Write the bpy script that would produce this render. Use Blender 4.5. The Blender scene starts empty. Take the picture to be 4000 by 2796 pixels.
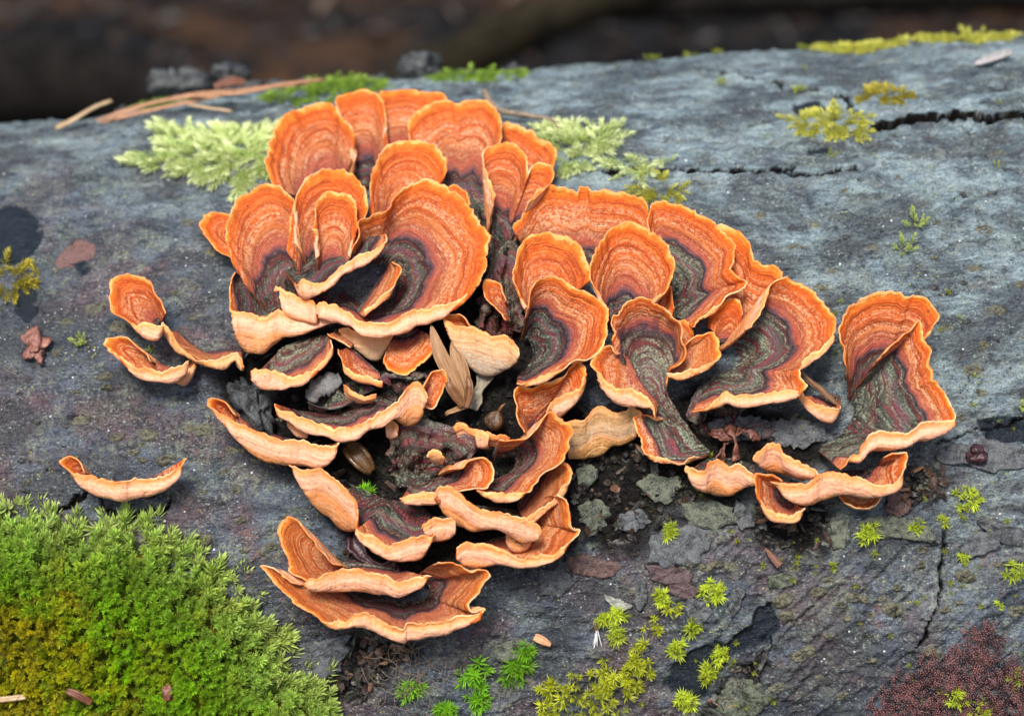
import bpy, math, random
import numpy as np

random.seed(7); RNG = np.random.default_rng(11)
SC = bpy.context.scene; COL = SC.collection

# ------------------------------------------------------------------ camera, world, sun, exposure
PITCH = math.radians(32.0); TAU = math.radians(4.3); R = 200.0          # log radius in mm
FWD = np.array([0, math.cos(PITCH), -math.sin(PITCH)]); UPV = np.array([0, math.sin(PITCH), math.cos(PITCH)])
CAM = (-FWD*760.0 + UPV*83.0)*0.001
cd = bpy.data.cameras.new('camera'); cam = bpy.data.objects.new('camera', cd); COL.objects.link(cam)
cam.location = CAM; cam.rotation_euler = (math.pi/2-PITCH, 0, 0)
cd.sensor_width = 36.0; cd.lens = 4052.0/2296.0*36.0; cd.clip_start = 0.02; cd.clip_end = 60
cd.dof.use_dof = True; cd.dof.focus_distance = 0.565; cd.dof.aperture_fstop = 7.6
SC.camera = cam
w = bpy.data.worlds.new('World'); SC.world = w; w.use_nodes = True
wn = w.node_tree; wn.nodes.clear()
sky = wn.nodes.new('ShaderNodeTexSky'); sky.sky_type = 'NISHITA'; sky.sun_disc = False
SUN_EL, SUN_ROT = math.radians(64), math.radians(205)
sky.sun_elevation = SUN_EL; sky.sun_rotation = SUN_ROT; sky.air_density = 1.0; sky.dust_density = 4.0; sky.ozone_density = 1.0
bg = wn.nodes.new('ShaderNodeBackground'); bg.inputs[1].default_value = 0.105
wo = wn.nodes.new('ShaderNodeOutputWorld')
wn.links.new(sky.outputs[0], bg.inputs[0]); wn.links.new(bg.outputs[0], wo.inputs[0])
sl = bpy.data.lights.new('sun', 'SUN'); sun = bpy.data.objects.new('sun', sl); COL.objects.link(sun)
sl.energy = 2.6; sl.angle = math.radians(18); sl.color = (1.0, 0.97, 0.93)
# direction to the sun: Nishita rotation is measured clockwise from +Y
sd = np.array([math.sin(SUN_ROT)*math.cos(SUN_EL), math.cos(SUN_ROT)*math.cos(SUN_EL), math.sin(SUN_EL)])
from mathutils import Vector
sun.rotation_euler = Vector(sd).to_track_quat('Z', 'Y').to_euler(); sun.location = (0, 0, 3)
SC.view_settings.view_transform = 'Standard'; SC.view_settings.look = 'None'
SC.view_settings.exposure = 0.66; SC.view_settings.gamma = 1.0
SC.render.engine = 'CYCLES'
SC.cycles.max_bounces = 6; SC.cycles.transparent_max_bounces = 8; SC.cycles.use_denoising = True

# ------------------------------------------------------------------ log coordinates (mm): s along the log, t round it, h above its bark
A_ = np.array([math.cos(TAU), 0, math.sin(TAU)]); E2 = np.array([0, -1.0, 0]); E3 = np.array([-math.sin(TAU), 0, math.cos(TAU)])
def W(s, t, h):
    s, t, h = np.asarray(s, float), np.asarray(t, float), np.asarray(h, float); p = t/R
    n = np.cos(p)[..., None]*E2 + np.sin(p)[..., None]*E3
    return (s[..., None]*A_ + (R+h)[..., None]*n)*0.001
def frame(s, t):
    p = t/R
    return W(s, t, 0.0), A_, -math.sin(p)*E2 + math.cos(p)*E3, math.cos(p)*E2 + math.sin(p)*E3   # origin, along, up, out

# ------------------------------------------------------------------ traced shapes in tenths of a mm on the log
BRACKETS = [
 (0.22,0.45,0,'broad orange fan bracket at top left beside the pale feathery moss',[(-554,2658,10,-507,2688,10,-462,2720,10,-422,2773,10),(-616,2631,88,-631,2697,88,-628,2752,88,-617,2810,88,-609,2837,88,-586,2886,88,-545,2925,88,-499,2940,88,-466,2923,88,-439,2881,88,-412,2832,88,-401,2807,88,-400,2760,88),(-660,2659,92,-684,2729,119,-684,2795,133,-671,2873,140,-666,2913,140,-639,2991,140,-582,3052,140,-517,3072,140,-469,3036,140,-431,2955,140,-396,2877,133,-387,2852,119,-397,2805,92)]),
 (0.26,0.4,0,'narrow upright orange bracket in the back row with a straight right seam',[(-410,2702,10,-372,2710,10,-342,2719,10,-311,2735,10),(-388,2742,82,-426,2878,82,-439,2949,82,-413,2980,82,-368,2992,82,-333,2980,82,-310,2928,82,-298,2867,82,-286,2770,82),(-383,2812,86,-447,3007,111,-474,3109,123,-440,3152,130,-377,3172,130,-327,3145,130,-298,3059,123,-286,2970,111,-278,2839,86)]),
 (0.3,0.35,0,'hindmost orange bracket whose wavy rim is the highest of all',[(-308,2728,10,-273,2736,10,-242,2745,10,-211,2754,10),(-285,2772,78,-293,2891,78,-299,2964,78,-300,2989,78,-259,3001,78,-220,3001,78,-191,2985,78,-151,2976,78,-130,2951,78,-135,2884,78,-143,2802,78),(-279,2845,82,-294,3010,105,-308,3116,118,-315,3148,124,-256,3169,124,-200,3167,124,-158,3134,124,-101,3114,124,-73,3080,118,-87,2982,105,-109,2878,82)]),
 (0.36,0.55,0,'double orange fan bracket with a pale seam down its middle in the back row',[(-71,2577,10,-33,2562,10,4,2538,10,41,2493,10),(-136,2668,94,-148,2742,94,-139,2779,94,-113,2807,94,-71,2834,94,-43,2833,94,-29,2821,94,-1,2827,94,37,2824,94,64,2793,94,86,2737,94,91,2695,94,83,2650,94,69,2606,94),(-179,2772,99,-202,2862,127,-191,2906,143,-156,2947,150,-95,2998,150,-55,3002,150,-39,2984,150,0,3001,150,55,2999,150,94,2949,150,125,2857,150,127,2804,143,110,2752,128,81,2720,99)]),
 (0.15,0.35,0,'orange bracket at the right end of the back row behind the heart shaped lobe',[(88,2628,10,118,2602,10,156,2588,10),(102,2750,70,118,2796,70,151,2782,70,188,2748,70,225,2709,70,245,2671,70,244,2637,70,234,2586,70),(108,2866,73,128,2921,93,176,2884,105,229,2824,110,281,2763,110,306,2713,105,300,2674,93,277,2618,73)]),
 (0.45,0.4,0,'heart shaped two lobed small bracket on a dark stalk',[(47,2355,10,83,2343,10,128,2358,10),(81,2445,94,68,2495,94,60,2540,94,63,2572,94,80,2590,94,111,2592,94,142,2576,94,160,2548,94,167,2500,94,181,2519,94,206,2525,94,226,2510,94,224,2484,94,205,2449,94,178,2422,94),(100,2486,150,76,2566,150,61,2640,150,63,2695,150,86,2727,150,131,2731,150,176,2706,150,202,2659,150,209,2578,150,227,2607,150,263,2617,150,292,2591,150,285,2547,150,252,2492,150,206,2449,150)]),
 (0.06,0.3,0,'smooth round orange bracket standing behind the biggest fan',[(-303,2494,20,-250,2489,20,-190,2514,20),(-310,2479,92,-309,2536,92,-301,2588,92,-285,2642,92,-253,2674,92,-215,2687,92,-172,2677,92,-138,2647,92,-116,2608,92,-115,2580,92,-125,2537,92),(-320,2508,92,-322,2573,119,-314,2642,133,-294,2721,140,-251,2775,140,-198,2796,140,-136,2775,140,-89,2722,140,-62,2665,133,-68,2633,119,-93,2589,92)]),
 (0.1,0.2,0,'small orange bracket edge peeping out behind the biggest fan',[(-91,2516,30,-31,2511,30),(-87,2535,78,-60,2557,78,-33,2554,78,-13,2528,78,-2,2489,78),(-87,2578,73,-52,2593,93,-17,2581,99,4,2548,93,11,2507,73)]),
 (0.1,0.3,0,'small orange bracket at the far left of the upper cluster with one black dot',[(-727,2412,20,-722,2457,20,-722,2501,20),(-759,2375,62,-800,2416,62,-820,2449,62,-832,2479,62,-829,2507,62,-810,2524,62,-786,2529,62,-764,2521,62),(-784,2376,59,-843,2419,76,-874,2456,86,-892,2492,90,-887,2527,90,-860,2551,86,-825,2561,77,-795,2559,59)]),
 (0.42,0.4,0,'orange fan bracket with a dark purple base on the left of the upper cluster',[(-662,2176,30,-611,2189,30,-561,2228,30,-519,2295,30),(-714,2225,108,-725,2283,108,-730,2330,108,-721,2365,108,-701,2408,108,-670,2440,108,-637,2457,108,-604,2459,108,-576,2446,108,-561,2435,108,-556,2400,108,-550,2348,108),(-755,2282,106,-775,2352,136,-788,2411,152,-782,2459,160,-761,2523,160,-720,2569,160,-677,2591,160,-631,2585,160,-591,2553,160,-575,2534,152,-575,2481,136,-578,2414,106)]),
 (0.34,0.4,0,'round orange bracket standing right behind the small upright tongue',[(-540,2252,30,-496,2257,30,-445,2298,30),(-564,2304,102,-561,2355,102,-555,2407,102,-535,2466,102,-510,2498,102,-469,2515,102,-432,2506,102,-399,2475,102,-377,2433,102,-373,2405,102,-378,2373,102,-393,2326,102),(-587,2365,99,-582,2423,127,-576,2494,143,-550,2583,150,-516,2636,150,-457,2663,150,-403,2643,150,-356,2586,150,-325,2514,150,-323,2472,143,-339,2431,127,-371,2374,99)]),
 (0.25,0.35,0,'small upright tongue bracket with a yellow rim and fine bands',[(-495,2246,60,-454,2243,60,-414,2274,60),(-484,2284,138,-487,2322,138,-487,2361,138,-477,2394,138,-452,2415,138,-421,2418,138,-394,2398,138,-381,2366,138,-378,2324,138,-384,2283,138),(-488,2346,125,-492,2380,162,-495,2427,180,-483,2472,190,-451,2507,190,-406,2507,190,-368,2472,190,-353,2424,180,-358,2369,162,-376,2328,125)]),
 (0.36,0.55,0,'biggest bracket, a wide orange fan curling round a dark hollow in the centre',[(-375,2344,10,-353,2351,10,-331,2355,10,-309,2353,10,-279,2339,10,-253,2311,10,-241,2274,10,-241,2234,10,-253,2205,10,-278,2184,10,-307,2178,10,-344,2184,10,-373,2204,10,-403,2229,10,-425,2248,10),(-366,2317,106,-354,2357,106,-341,2387,106,-315,2402,106,-284,2409,106,-271,2422,106,-248,2454,106,-210,2478,106,-168,2477,106,-131,2451,106,-92,2407,106,-64,2356,106,-42,2314,106,-37,2275,106,-50,2232,106,-44,2188,116,-9,2128,153,-19,2097,156,-62,2063,151,-120,2044,146,-178,2028,141,-221,2012,141,-271,2002,146,-293,2002,146,-342,2015,145,-375,2044,148,-416,2067,143,-463,2077,142,-472,2082,154),(-359,2295,170,-349,2353,170,-337,2396,170,-304,2418,170,-264,2429,170,-253,2452,170,-225,2505,170,-174,2547,170,-114,2554,170,-63,2520,170,-4,2462,170,36,2392,170,69,2337,170,77,2286,170,58,2231,170,50,2176,170,27,2132,170,4,2115,170,-42,2087,170,-103,2075,170,-163,2067,170,-209,2051,170,-262,2034,170,-285,2035,170,-337,2050,170,-372,2074,170,-415,2104,170,-465,2116,170,-476,2104,170)]),
 (0.86,0.2,0,'puckered bracket with an apricot underside at the lower left corner of the upper cluster',[(-466,2229,30,-518,2259,30,-563,2289,30,-608,2314,30,-654,2333,30,-699,2347,30,-736,2347,30,-757,2332,30),(-424,2078,117,-472,2069,111,-514,2057,99,-557,2050,94,-594,2054,88,-612,2047,81,-636,2035,78,-664,2012,67,-701,2016,64,-729,2039,73,-743,2084,106,-748,2144,112,-752,2217,96,-758,2266,90,-755,2292,90),(-418,2078,130,-469,2095,130,-511,2101,130,-555,2101,130,-593,2115,130,-610,2118,130,-634,2110,130,-661,2103,130,-699,2111,130,-729,2121,130,-748,2118,130,-759,2125,130,-767,2165,130,-767,2221,130,-752,2266,130)]),
 (0.85,0.2,0,'pointed apricot bracket lip between the puckered bracket and the biggest fan',[(-457,2239,40,-532,2306,40,-592,2320,40),(-478,2072,133,-493,2076,124,-518,2080,119,-549,2093,119,-585,2120,122,-610,2175,149),(-478,2109,160,-491,2127,160,-515,2137,160,-547,2150,160,-583,2173,160,-613,2191,160)]),
 (0.74,0.75,0,'slanting curled bracket lip below the small upright tongue',[(-349,2432,50,-409,2418,50,-467,2394,50,-518,2370,50,-562,2346,50,-605,2314,50),(-293,2368,134,-281,2325,160,-281,2276,179,-316,2245,169,-360,2226,168,-403,2204,177,-434,2174,173,-471,2147,168,-526,2147,163,-550,2188,160),(-260,2328,190,-254,2306,190,-270,2291,190,-304,2274,190,-350,2256,190,-395,2221,190,-426,2197,190,-463,2176,190,-520,2184,190,-535,2165,190)]),
 (0.1,0.8,0,'small brown flap standing inside the hollow of the biggest fan',[(-261,2304,70,-281,2260,70,-307,2216,70,-335,2174,70,-361,2130,70),(-246,2284,106,-238,2254,106,-238,2211,116,-259,2157,119,-294,2119,121,-333,2087,116),(-237,2270,130,-215,2245,130,-221,2210,130,-250,2164,130,-290,2132,130,-330,2107,130)]),
 (0.5,0.3,1,'beige funnel shaped bracket underside hanging below the biggest fan',[(-297,2016,10,-306,2011,10,-318,2015,10),(-253,2036,64,-271,2005,56,-297,1979,38,-324,1981,36,-362,2008,46,-394,2034,55,-411,2054,71),(-241,2044,80,-265,2039,80,-291,2041,80,-319,2046,80,-362,2058,80,-398,2072,80,-418,2069,80)]),
 (0.3,0.6,0,'flat rusty brown bracket with a dark dome under the biggest fan',[(-181,2076,40,-217,2085,40,-253,2078,40),(-138,2039,64,-138,2017,66,-158,1985,67,-183,1962,68,-212,1939,69,-239,1951,68,-262,1972,67,-268,1992,66),(-115,2018,80,-114,1991,80,-140,1951,80,-172,1926,80,-209,1905,80,-241,1913,80,-269,1934,80,-275,1957,80)]),
 (0.55,0.8,0,'bracket with a dark red hollow and a dewy lip above the grey leaf scrap',[(-460,2060,50,-496,2060,50,-539,2050,50,-575,2042,50,-611,2024,50),(-445,2023,104,-439,1977,127,-450,1942,129,-471,1919,129,-499,1891,127,-525,1876,128,-557,1872,127,-592,1867,115,-626,1873,109,-661,1881,112,-680,1905,131),(-436,2000,140,-433,1981,140,-446,1957,140,-467,1935,140,-496,1910,140,-523,1893,140,-557,1890,140,-590,1903,140,-626,1918,140,-662,1920,140,-686,1919,140)]),
 (0.1,0.6,0,'small orange scoop bracket below the beige funnel',[(-298,1918,60,-337,1959,60,-368,1992,60,-394,2009,60),(-280,1863,109,-319,1872,109,-354,1881,108,-391,1908,111,-407,1949,108,-413,1980,106),(-277,1869,120,-318,1887,120,-355,1898,120,-394,1922,120,-414,1949,120,-418,1977,120)]),
 (0.1,0.8,0,'tiny brown bracket edge just above the small orange scoop',[(-377,2023,60,-408,2052,60,-434,2069,60),(-382,1996,88,-406,2009,90,-433,2028,90,-445,2048,89),(-384,1990,100,-409,2006,100,-438,2026,100,-448,2045,100)]),
 (0.05,0.3,1,'pale orange cup bracket with a wide smooth underside right of the dry bud husk',[(73,1921,20,50,1953,20,30,1986,20,14,2018,20,9,2037,20,12,2050,20),(146,1912,123,128,1902,102,97,1896,83,54,1889,69,13,1904,68,-32,1949,91,-65,2009,120,-63,2042,120,-35,2045,92,-26,2050,92,-13,2051,92,-1,2043,92,16,2028,92),(153,1936,140,138,1955,140,108,1976,140,64,1990,140,19,2008,140,-32,2019,140,-71,2037,140,-82,2055,140,-66,2064,140,-49,2066,140,-27,2060,140,-6,2042,140,18,2012,140)]),
 (0.05,0.7,0,'narrow slanting bracket alone in the dark gap at the centre',[(123,2066,60,126,2081,60,124,2117,60),(116,2051,96,105,2063,103,87,2093,106,70,2135,104,70,2150,101,82,2153,96,95,2154,96,105,2147,96,114,2134,96,119,2113,96),(112,2041,120,99,2061,120,76,2099,120,52,2151,120,47,2172,120,57,2184,120,79,2182,120,94,2169,120,109,2144,120,117,2109,120)]),
 (0.05,0.35,0,'round orange bracket right of the dark gap, overlapped by the ear shaped bracket',[(186,2078,50,214,2076,50,251,2097,50),(181,2075,116,171,2103,116,166,2131,116,169,2164,116,180,2201,116,200,2223,116,228,2233,116,253,2234,116,280,2227,116,304,2211,116,323,2187,116,336,2161,116,340,2136,116,333,2118,116,318,2100,116),(177,2099,106,159,2126,136,150,2161,152,151,2207,160,166,2265,160,194,2301,160,235,2316,160,272,2317,160,312,2304,160,346,2276,160,373,2238,160,391,2195,160,395,2161,152,382,2140,136,355,2128,106)]),
 (0.33,0.35,0,'round orange bracket with a pale rim on a dark short stalk in the right cluster',[(440,2043,20,479,2032,20,521,2037,20),(433,2059,116,421,2080,116,413,2104,116,416,2127,116,425,2154,116,444,2185,116,470,2214,116,494,2220,116,525,2216,116,551,2201,116,577,2175,116,596,2146,116,604,2120,116,597,2089,116,579,2063,116,561,2046,116),(429,2094,119,407,2109,153,392,2136,171,393,2168,180,404,2210,180,431,2259,180,469,2306,180,504,2316,180,549,2309,180,587,2285,180,623,2245,180,649,2199,180,658,2158,180,645,2115,171,616,2085,153,586,2076,119)]),
 (0.05,0.3,0,'small orange bracket half hidden behind the round bracket on its dark stalk',[(592,2035,30,617,2026,30),(600,2076,66,629,2104,66,634,2088,66,637,2062,66,634,2026,66),(606,2114,59,647,2149,76,651,2122,81,652,2085,77,646,2040,59)]),
 (0.16,0.6,0,'long wavy tan and orange bracket along the back of the right cluster',[(180,2372,10,238,2348,10,311,2324,10,404,2298,10,505,2272,10,562,2249,10),(161,2374,82,188,2398,82,206,2413,82,228,2437,82,253,2455,82,287,2461,82,324,2453,82,358,2440,82,377,2447,82,398,2443,82,418,2427,82,458,2421,82,503,2413,82,539,2400,82,562,2383,82,576,2360,82,581,2320,82),(149,2404,86,179,2427,111,194,2445,124,215,2481,130,241,2515,130,280,2529,130,324,2521,130,364,2504,130,380,2518,130,399,2517,130,417,2496,130,466,2489,130,523,2480,130,565,2463,130,589,2446,123,597,2425,111,594,2387,86)]),
 (0.48,0.35,0,'orange bracket with a grey purple centre and beaded lip in the right cluster',[(621,2169,20,626,2186,20,633,2199,20,640,2202,20,649,2197,20,655,2183,20,659,2158,20,661,2133,20,660,2100,20,660,2067,20),(601,2281,98,605,2316,98,612,2333,98,628,2343,98,655,2336,98,686,2324,98,713,2305,98,738,2281,98,758,2255,98,776,2229,98,786,2204,98,781,2175,98,774,2146,98,786,2125,98,804,2110,98,808,2090,114,787,2058,128,752,2017,135,711,1989,135,688,1995,114),(589,2337,150,595,2385,150,604,2408,150,626,2419,150,664,2405,150,709,2387,150,746,2361,150,783,2328,150,814,2294,150,840,2258,150,855,2225,150,847,2185,150,836,2147,150,854,2120,150,882,2103,150,860,2084,150,814,2058,150,766,2021,150,719,1993,150,698,1974,150)]),
 (0.12,0.5,0,'hindmost bracket on the right, with a stepped rim ending in a point',[(804,1975,10,836,1965,10,871,1978,10),(794,2133,76,806,2184,76,817,2198,76,842,2192,76,868,2172,76,882,2141,76,889,2117,76,914,2101,76,943,2090,76,939,2074,76,920,2045,76,900,2013,76),(791,2244,79,806,2312,102,819,2328,114,854,2316,120,891,2284,120,909,2236,120,916,2196,120,952,2169,120,992,2150,120,985,2128,114,951,2089,102,921,2049,79)]),
 (0.02,0.25,0,'small plain orange tongue in a dark hole of the right cluster',[(777,1959,50,807,1949,50,835,1950,50),(765,1975,86,769,1993,86,783,2008,86,804,2018,86,822,2022,86,836,2018,86,843,2005,86,844,1984,86,839,1956,86),(761,1999,73,761,2019,93,778,2038,105,807,2053,110,832,2061,110,849,2053,110,856,2036,104,854,2008,94,845,1974,73)]),
 (0.56,0.5,0,'wide orange bracket with a large slate grey hollow and dew drops under its lip',[(763,1919,20,776,1934,20,791,1944,20,808,1950,20,825,1949,20,839,1940,20,848,1921,20,846,1899,20,833,1882,20,815,1868,20,786,1858,20,754,1845,20,727,1817,20),(841,1938,110,859,1973,110,873,2004,110,891,2031,110,913,2047,110,934,2051,110,954,2042,110,979,2026,110,1000,2003,110,1018,1975,110,1030,1948,110,1046,1929,120,1100,1895,161,1082,1865,156,1055,1840,153,1024,1823,151,1004,1813,157,958,1810,129,991,1762,146,981,1735,159,957,1729,157,913,1721,153,867,1717,151,820,1716,153,790,1727,157,771,1729,154,737,1720,153,708,1716,146,687,1722,129),(883,1943,170,906,1992,170,925,2036,170,948,2074,170,979,2095,170,1006,2101,170,1030,2086,170,1065,2061,170,1091,2029,170,1115,1988,170,1131,1954,170,1134,1930,170,1123,1907,170,1104,1883,170,1075,1862,170,1042,1848,170,1021,1829,170,1006,1792,170,1029,1754,170,999,1749,170,973,1747,170,927,1745,170,878,1742,170,828,1740,170,795,1745,170,776,1751,170,738,1723,170,704,1708,170,673,1696,170)]),
 (0.3,0.4,0,'torn pale bracket end right under the dewy wide bracket',[(1142,1761,20,1110,1772,20,1077,1765,20),(1131,1717,72,1109,1675,66,1081,1677,64,1051,1696,70,1036,1713,73,1025,1733,73,1015,1754,74),(1128,1708,90,1109,1710,90,1080,1716,90,1048,1726,90,1033,1739,90,1021,1759,90,998,1755,90)]),
 (0.83,0.5,0,'tall bracket on a grey green banded stalk in the middle of the right cluster',[(587,1635,10,643,1631,10,705,1627,10),(515,1763,75,561,1761,75,610,1778,75),(482,1828,120,483,1898,120,498,1947,120,539,1978,120,584,1980,120,623,1953,120,648,1908,120,644,1871,120,614,1833,120),(454,1914,132,453,1935,170,447,1969,190,450,1985,200,473,1998,200,480,2015,200,505,2035,200,538,2044,200,574,2038,200,604,2020,200,629,1987,200,647,1957,200,656,1933,200,657,1915,200,664,1885,200,662,1860,190,640,1837,170,614,1836,132)]),
 (0.12,0.7,0,'pale scooped lobe on the left of the grey green banded stalk',[(572,1750,110,556,1799,110,538,1835,110,519,1864,110,500,1884,110,487,1894,110),(563,1713,152,548,1719,169,531,1725,163,510,1732,155,483,1737,150,457,1747,153,430,1771,156,410,1804,167,411,1836,166,426,1860,156,437,1881,152,448,1897,152,461,1903,152,468,1894,152),(557,1691,180,547,1726,180,531,1749,180,509,1767,180,480,1779,180,452,1785,180,423,1804,180,401,1823,180,387,1841,180,382,1861,180,393,1886,180,415,1906,180,441,1911,180,458,1892,180)]),
 (0.02,0.85,0,'brown tan flap to the right of the grey green banded stalk',[(659,1912,110,661,1902,110,660,1890,110,647,1870,110,630,1855,110,618,1848,110),(669,1911,134,682,1923,134,701,1925,134,722,1928,134,729,1916,134,727,1894,134,733,1873,136,741,1852,140,713,1826,139,671,1812,139,642,1806,140,610,1818,140),(674,1909,150,693,1933,150,723,1940,150,757,1949,150,770,1934,150,769,1903,150,772,1874,150,762,1856,150,721,1841,150,676,1828,150,645,1820,150,609,1821,150)]),
 (0.02,0.85,0,'small brown lobe between the banded stalk and its tan flap',[(642,1910,80,669,1901,80),(646,1970,104,666,1966,104,679,1953,104,686,1933,104,684,1914,104),(651,2022,79,677,2006,102,693,1983,108,701,1956,102,696,1937,79)]),
 (0.74,0.6,0,'grey green banded fan with a thin orange rim at the foot of the banded stalk',[(726,1608,30,707,1630,30,685,1657,30,660,1682,30,634,1708,30,614,1723,30),(687,1584,76,648,1571,78,610,1571,79,565,1580,81,551,1613,78,556,1647,73,555,1672,70,555,1693,66,554,1710,66,562,1719,66,571,1719,66,581,1710,66),(677,1583,90,635,1572,90,597,1578,90,555,1595,90,523,1616,90,512,1643,90,504,1671,90,498,1697,90,502,1717,90,520,1726,90,541,1720,90,563,1703,90)]),
 (0.4,0.4,0,'swollen apricot double lobe between the banded fan and the curled cup',[(857,1559,30,803,1580,30,749,1589,30,700,1582,30),(853,1510,108,844,1495,113,826,1493,102,799,1482,84,774,1472,80,748,1475,73,725,1479,72,706,1484,84,695,1488,97,681,1494,99,663,1505,102,646,1536,116),(852,1504,130,846,1521,130,828,1536,130,801,1552,130,775,1549,130,749,1563,130,725,1568,130,705,1554,130,694,1539,130,680,1542,130,661,1548,130,643,1557,130)]),
 (0.4,0.4,0,'upright apricot lobe at the back of the curled cluster on the lower right',[(1003,1509,30,950,1530,30,903,1542,30),(1029,1503,102,1020,1501,113,981,1512,105,948,1532,106,934,1537,89,905,1544,86,873,1547,100,858,1556,117),(1038,1503,130,1024,1527,130,983,1550,130,948,1568,130,935,1598,130,905,1610,130,871,1592,130,852,1567,130)]),
 (0.3,0.7,0,'curled cup bracket with a brown hollow, lowest of the right hand cluster',[(970,1446,40,951,1450,40,933,1459,40,925,1470,40,929,1481,40),(982,1416,118,967,1382,128,938,1376,127,899,1388,127,877,1409,126,854,1452,131,865,1490,112,876,1502,100,893,1501,100,913,1502,100,928,1491,100),(986,1414,140,969,1400,140,938,1397,140,896,1409,140,872,1431,140,848,1466,140,841,1501,140,845,1521,140,874,1517,140,905,1516,140,928,1496,140)]),
 (0.3,0.6,0,'long apricot lip with a pointed left end beneath the far right bracket',[(1230,1528,40,1224,1517,40,1201,1516,40,1161,1521,40,1113,1518,40,1070,1503,40,1035,1488,40),(1234,1539,118,1256,1541,118,1269,1541,118,1269,1532,118,1269,1516,134,1271,1465,154,1239,1445,154,1204,1440,151,1161,1442,142,1123,1449,142,1079,1446,132,1044,1437,129,1013,1427,132,977,1426,137,938,1445,150,933,1492,134),(1235,1544,170,1273,1553,170,1301,1552,170,1308,1540,170,1300,1516,170,1281,1488,170,1249,1468,170,1211,1468,170,1166,1484,170,1126,1491,170,1079,1503,170,1042,1499,170,1010,1484,170,972,1476,170,931,1476,170,896,1494,170)]),
 (0.1,0.8,0,'small tan saucer bracket tucked under the long apricot lip',[(1226,1472,30,1185,1472,30,1144,1469,30),(1236,1449,73,1215,1424,78,1187,1411,78,1155,1415,78,1127,1431,77,1118,1454,73),(1240,1444,90,1217,1425,90,1187,1411,90,1151,1416,90,1120,1430,90,1108,1452,90)]),
 (0.42,0.45,0,'rear half of the far right bracket, an orange fan with a folded right end',[(1172,1745,20,1200,1750,20,1237,1769,20,1275,1796,20,1305,1823,20),(1163,1790,116,1161,1806,116,1166,1823,116,1165,1835,116,1170,1851,116,1172,1863,116,1178,1886,116,1194,1908,116,1220,1923,116,1248,1939,116,1272,1942,116,1297,1941,116,1328,1932,116,1344,1936,116,1362,1931,116,1379,1917,116,1392,1899,116,1406,1898,136,1405,1884,169,1377,1865,146),(1156,1809,180,1148,1834,180,1153,1859,180,1147,1875,180,1151,1898,180,1149,1915,180,1154,1948,180,1176,1980,180,1212,2002,180,1252,2023,180,1285,2025,180,1320,2021,180,1365,2006,180,1385,2008,180,1410,1998,180,1432,1973,180,1448,1942,180,1445,1922,180,1416,1898,180,1396,1876,180)]),
 (0.68,0.5,0,'far right bracket with grey and red banded centre and a wavy bright orange rim',[(1167,1759,20,1177,1754,20,1184,1744,20,1188,1726,20,1185,1708,20,1176,1687,20,1159,1664,20,1138,1643,20,1111,1624,20,1082,1609,20,1064,1593,20),(1235,1813,122,1276,1840,122,1313,1863,122,1316,1838,122,1323,1817,122,1328,1792,122,1323,1764,122,1327,1750,122,1325,1731,122,1332,1720,122,1338,1695,122,1343,1671,122,1369,1654,138,1424,1618,177,1376,1589,160,1326,1583,162,1293,1567,166,1253,1563,160,1207,1563,160,1178,1551,162,1163,1536,166,1147,1532,181,1113,1543,163,1086,1541,133),(1271,1836,190,1330,1879,190,1383,1919,190,1387,1885,190,1395,1859,190,1404,1826,190,1396,1789,190,1405,1772,190,1403,1749,190,1418,1737,190,1429,1703,190,1441,1671,190,1453,1652,190,1450,1634,190,1399,1630,190,1345,1622,190,1310,1600,190,1267,1605,190,1217,1605,190,1188,1591,190,1172,1569,190,1155,1545,190,1123,1542,190,1095,1520,190)]),
 (0.06,0.6,0,'upper of the two spoon shaped brackets at the left, standing upright',[(-999,2125,40,-1009,2132,40,-1018,2143,40,-1019,2154,40,-1013,2162,40,-1001,2158,40),(-978,2090,122,-997,2054,118,-1033,2064,113,-1054,2080,126,-1070,2106,122,-1086,2130,112,-1102,2149,106,-1106,2180,100,-1108,2217,100,-1095,2232,100,-1074,2235,100,-1047,2230,100,-1027,2216,100,-1010,2191,100,-995,2172,100,-984,2142,100),(-974,2092,140,-995,2086,140,-1033,2102,140,-1058,2100,140,-1082,2108,140,-1111,2127,140,-1139,2149,140,-1153,2194,140,-1156,2250,140,-1136,2270,140,-1105,2274,140,-1064,2264,140,-1033,2241,140,-1008,2203,140,-988,2175,140,-973,2130,140)]),
 (0.05,0.9,1,'withered ragged bracket strip trailing right from the upper spoon shaped bracket',[(-747,2048,20,-805,2047,20,-863,2048,20,-908,2081,20,-954,2128,20),(-727,1962,76,-737,1956,71,-754,1986,76,-787,1962,68,-820,1966,79,-869,1992,76,-900,2009,79,-935,2029,73,-959,2057,66,-986,2101,76),(-722,1957,90,-731,1983,90,-749,2007,90,-782,1994,90,-817,1981,90,-869,1991,90,-901,2016,90,-935,2055,90,-958,2092,90,-987,2122,90)]),
 (0.02,0.75,0,'lower of the two spoon shaped brackets at the left, lying open',[(-934,1989,50,-955,1987,50,-982,1991,50,-999,1996,50,-1011,2000,50),(-898,1959,118,-908,1933,116,-938,1918,111,-977,1917,111,-1018,1923,110,-1061,1944,113,-1097,1977,119,-1111,2008,115,-1110,2025,105,-1098,2033,98,-1088,2041,98,-1067,2040,98,-1052,2035,98,-1039,2022,98,-1026,2005,98,-1011,1987,98),(-893,1966,130,-904,1953,130,-935,1945,130,-978,1944,130,-1021,1953,130,-1068,1969,130,-1108,1994,130,-1141,2018,130,-1164,2037,130,-1162,2054,130,-1144,2064,130,-1109,2062,130,-1082,2054,130,-1059,2033,130,-1036,2007,130,-1010,1977,130)]),
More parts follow.
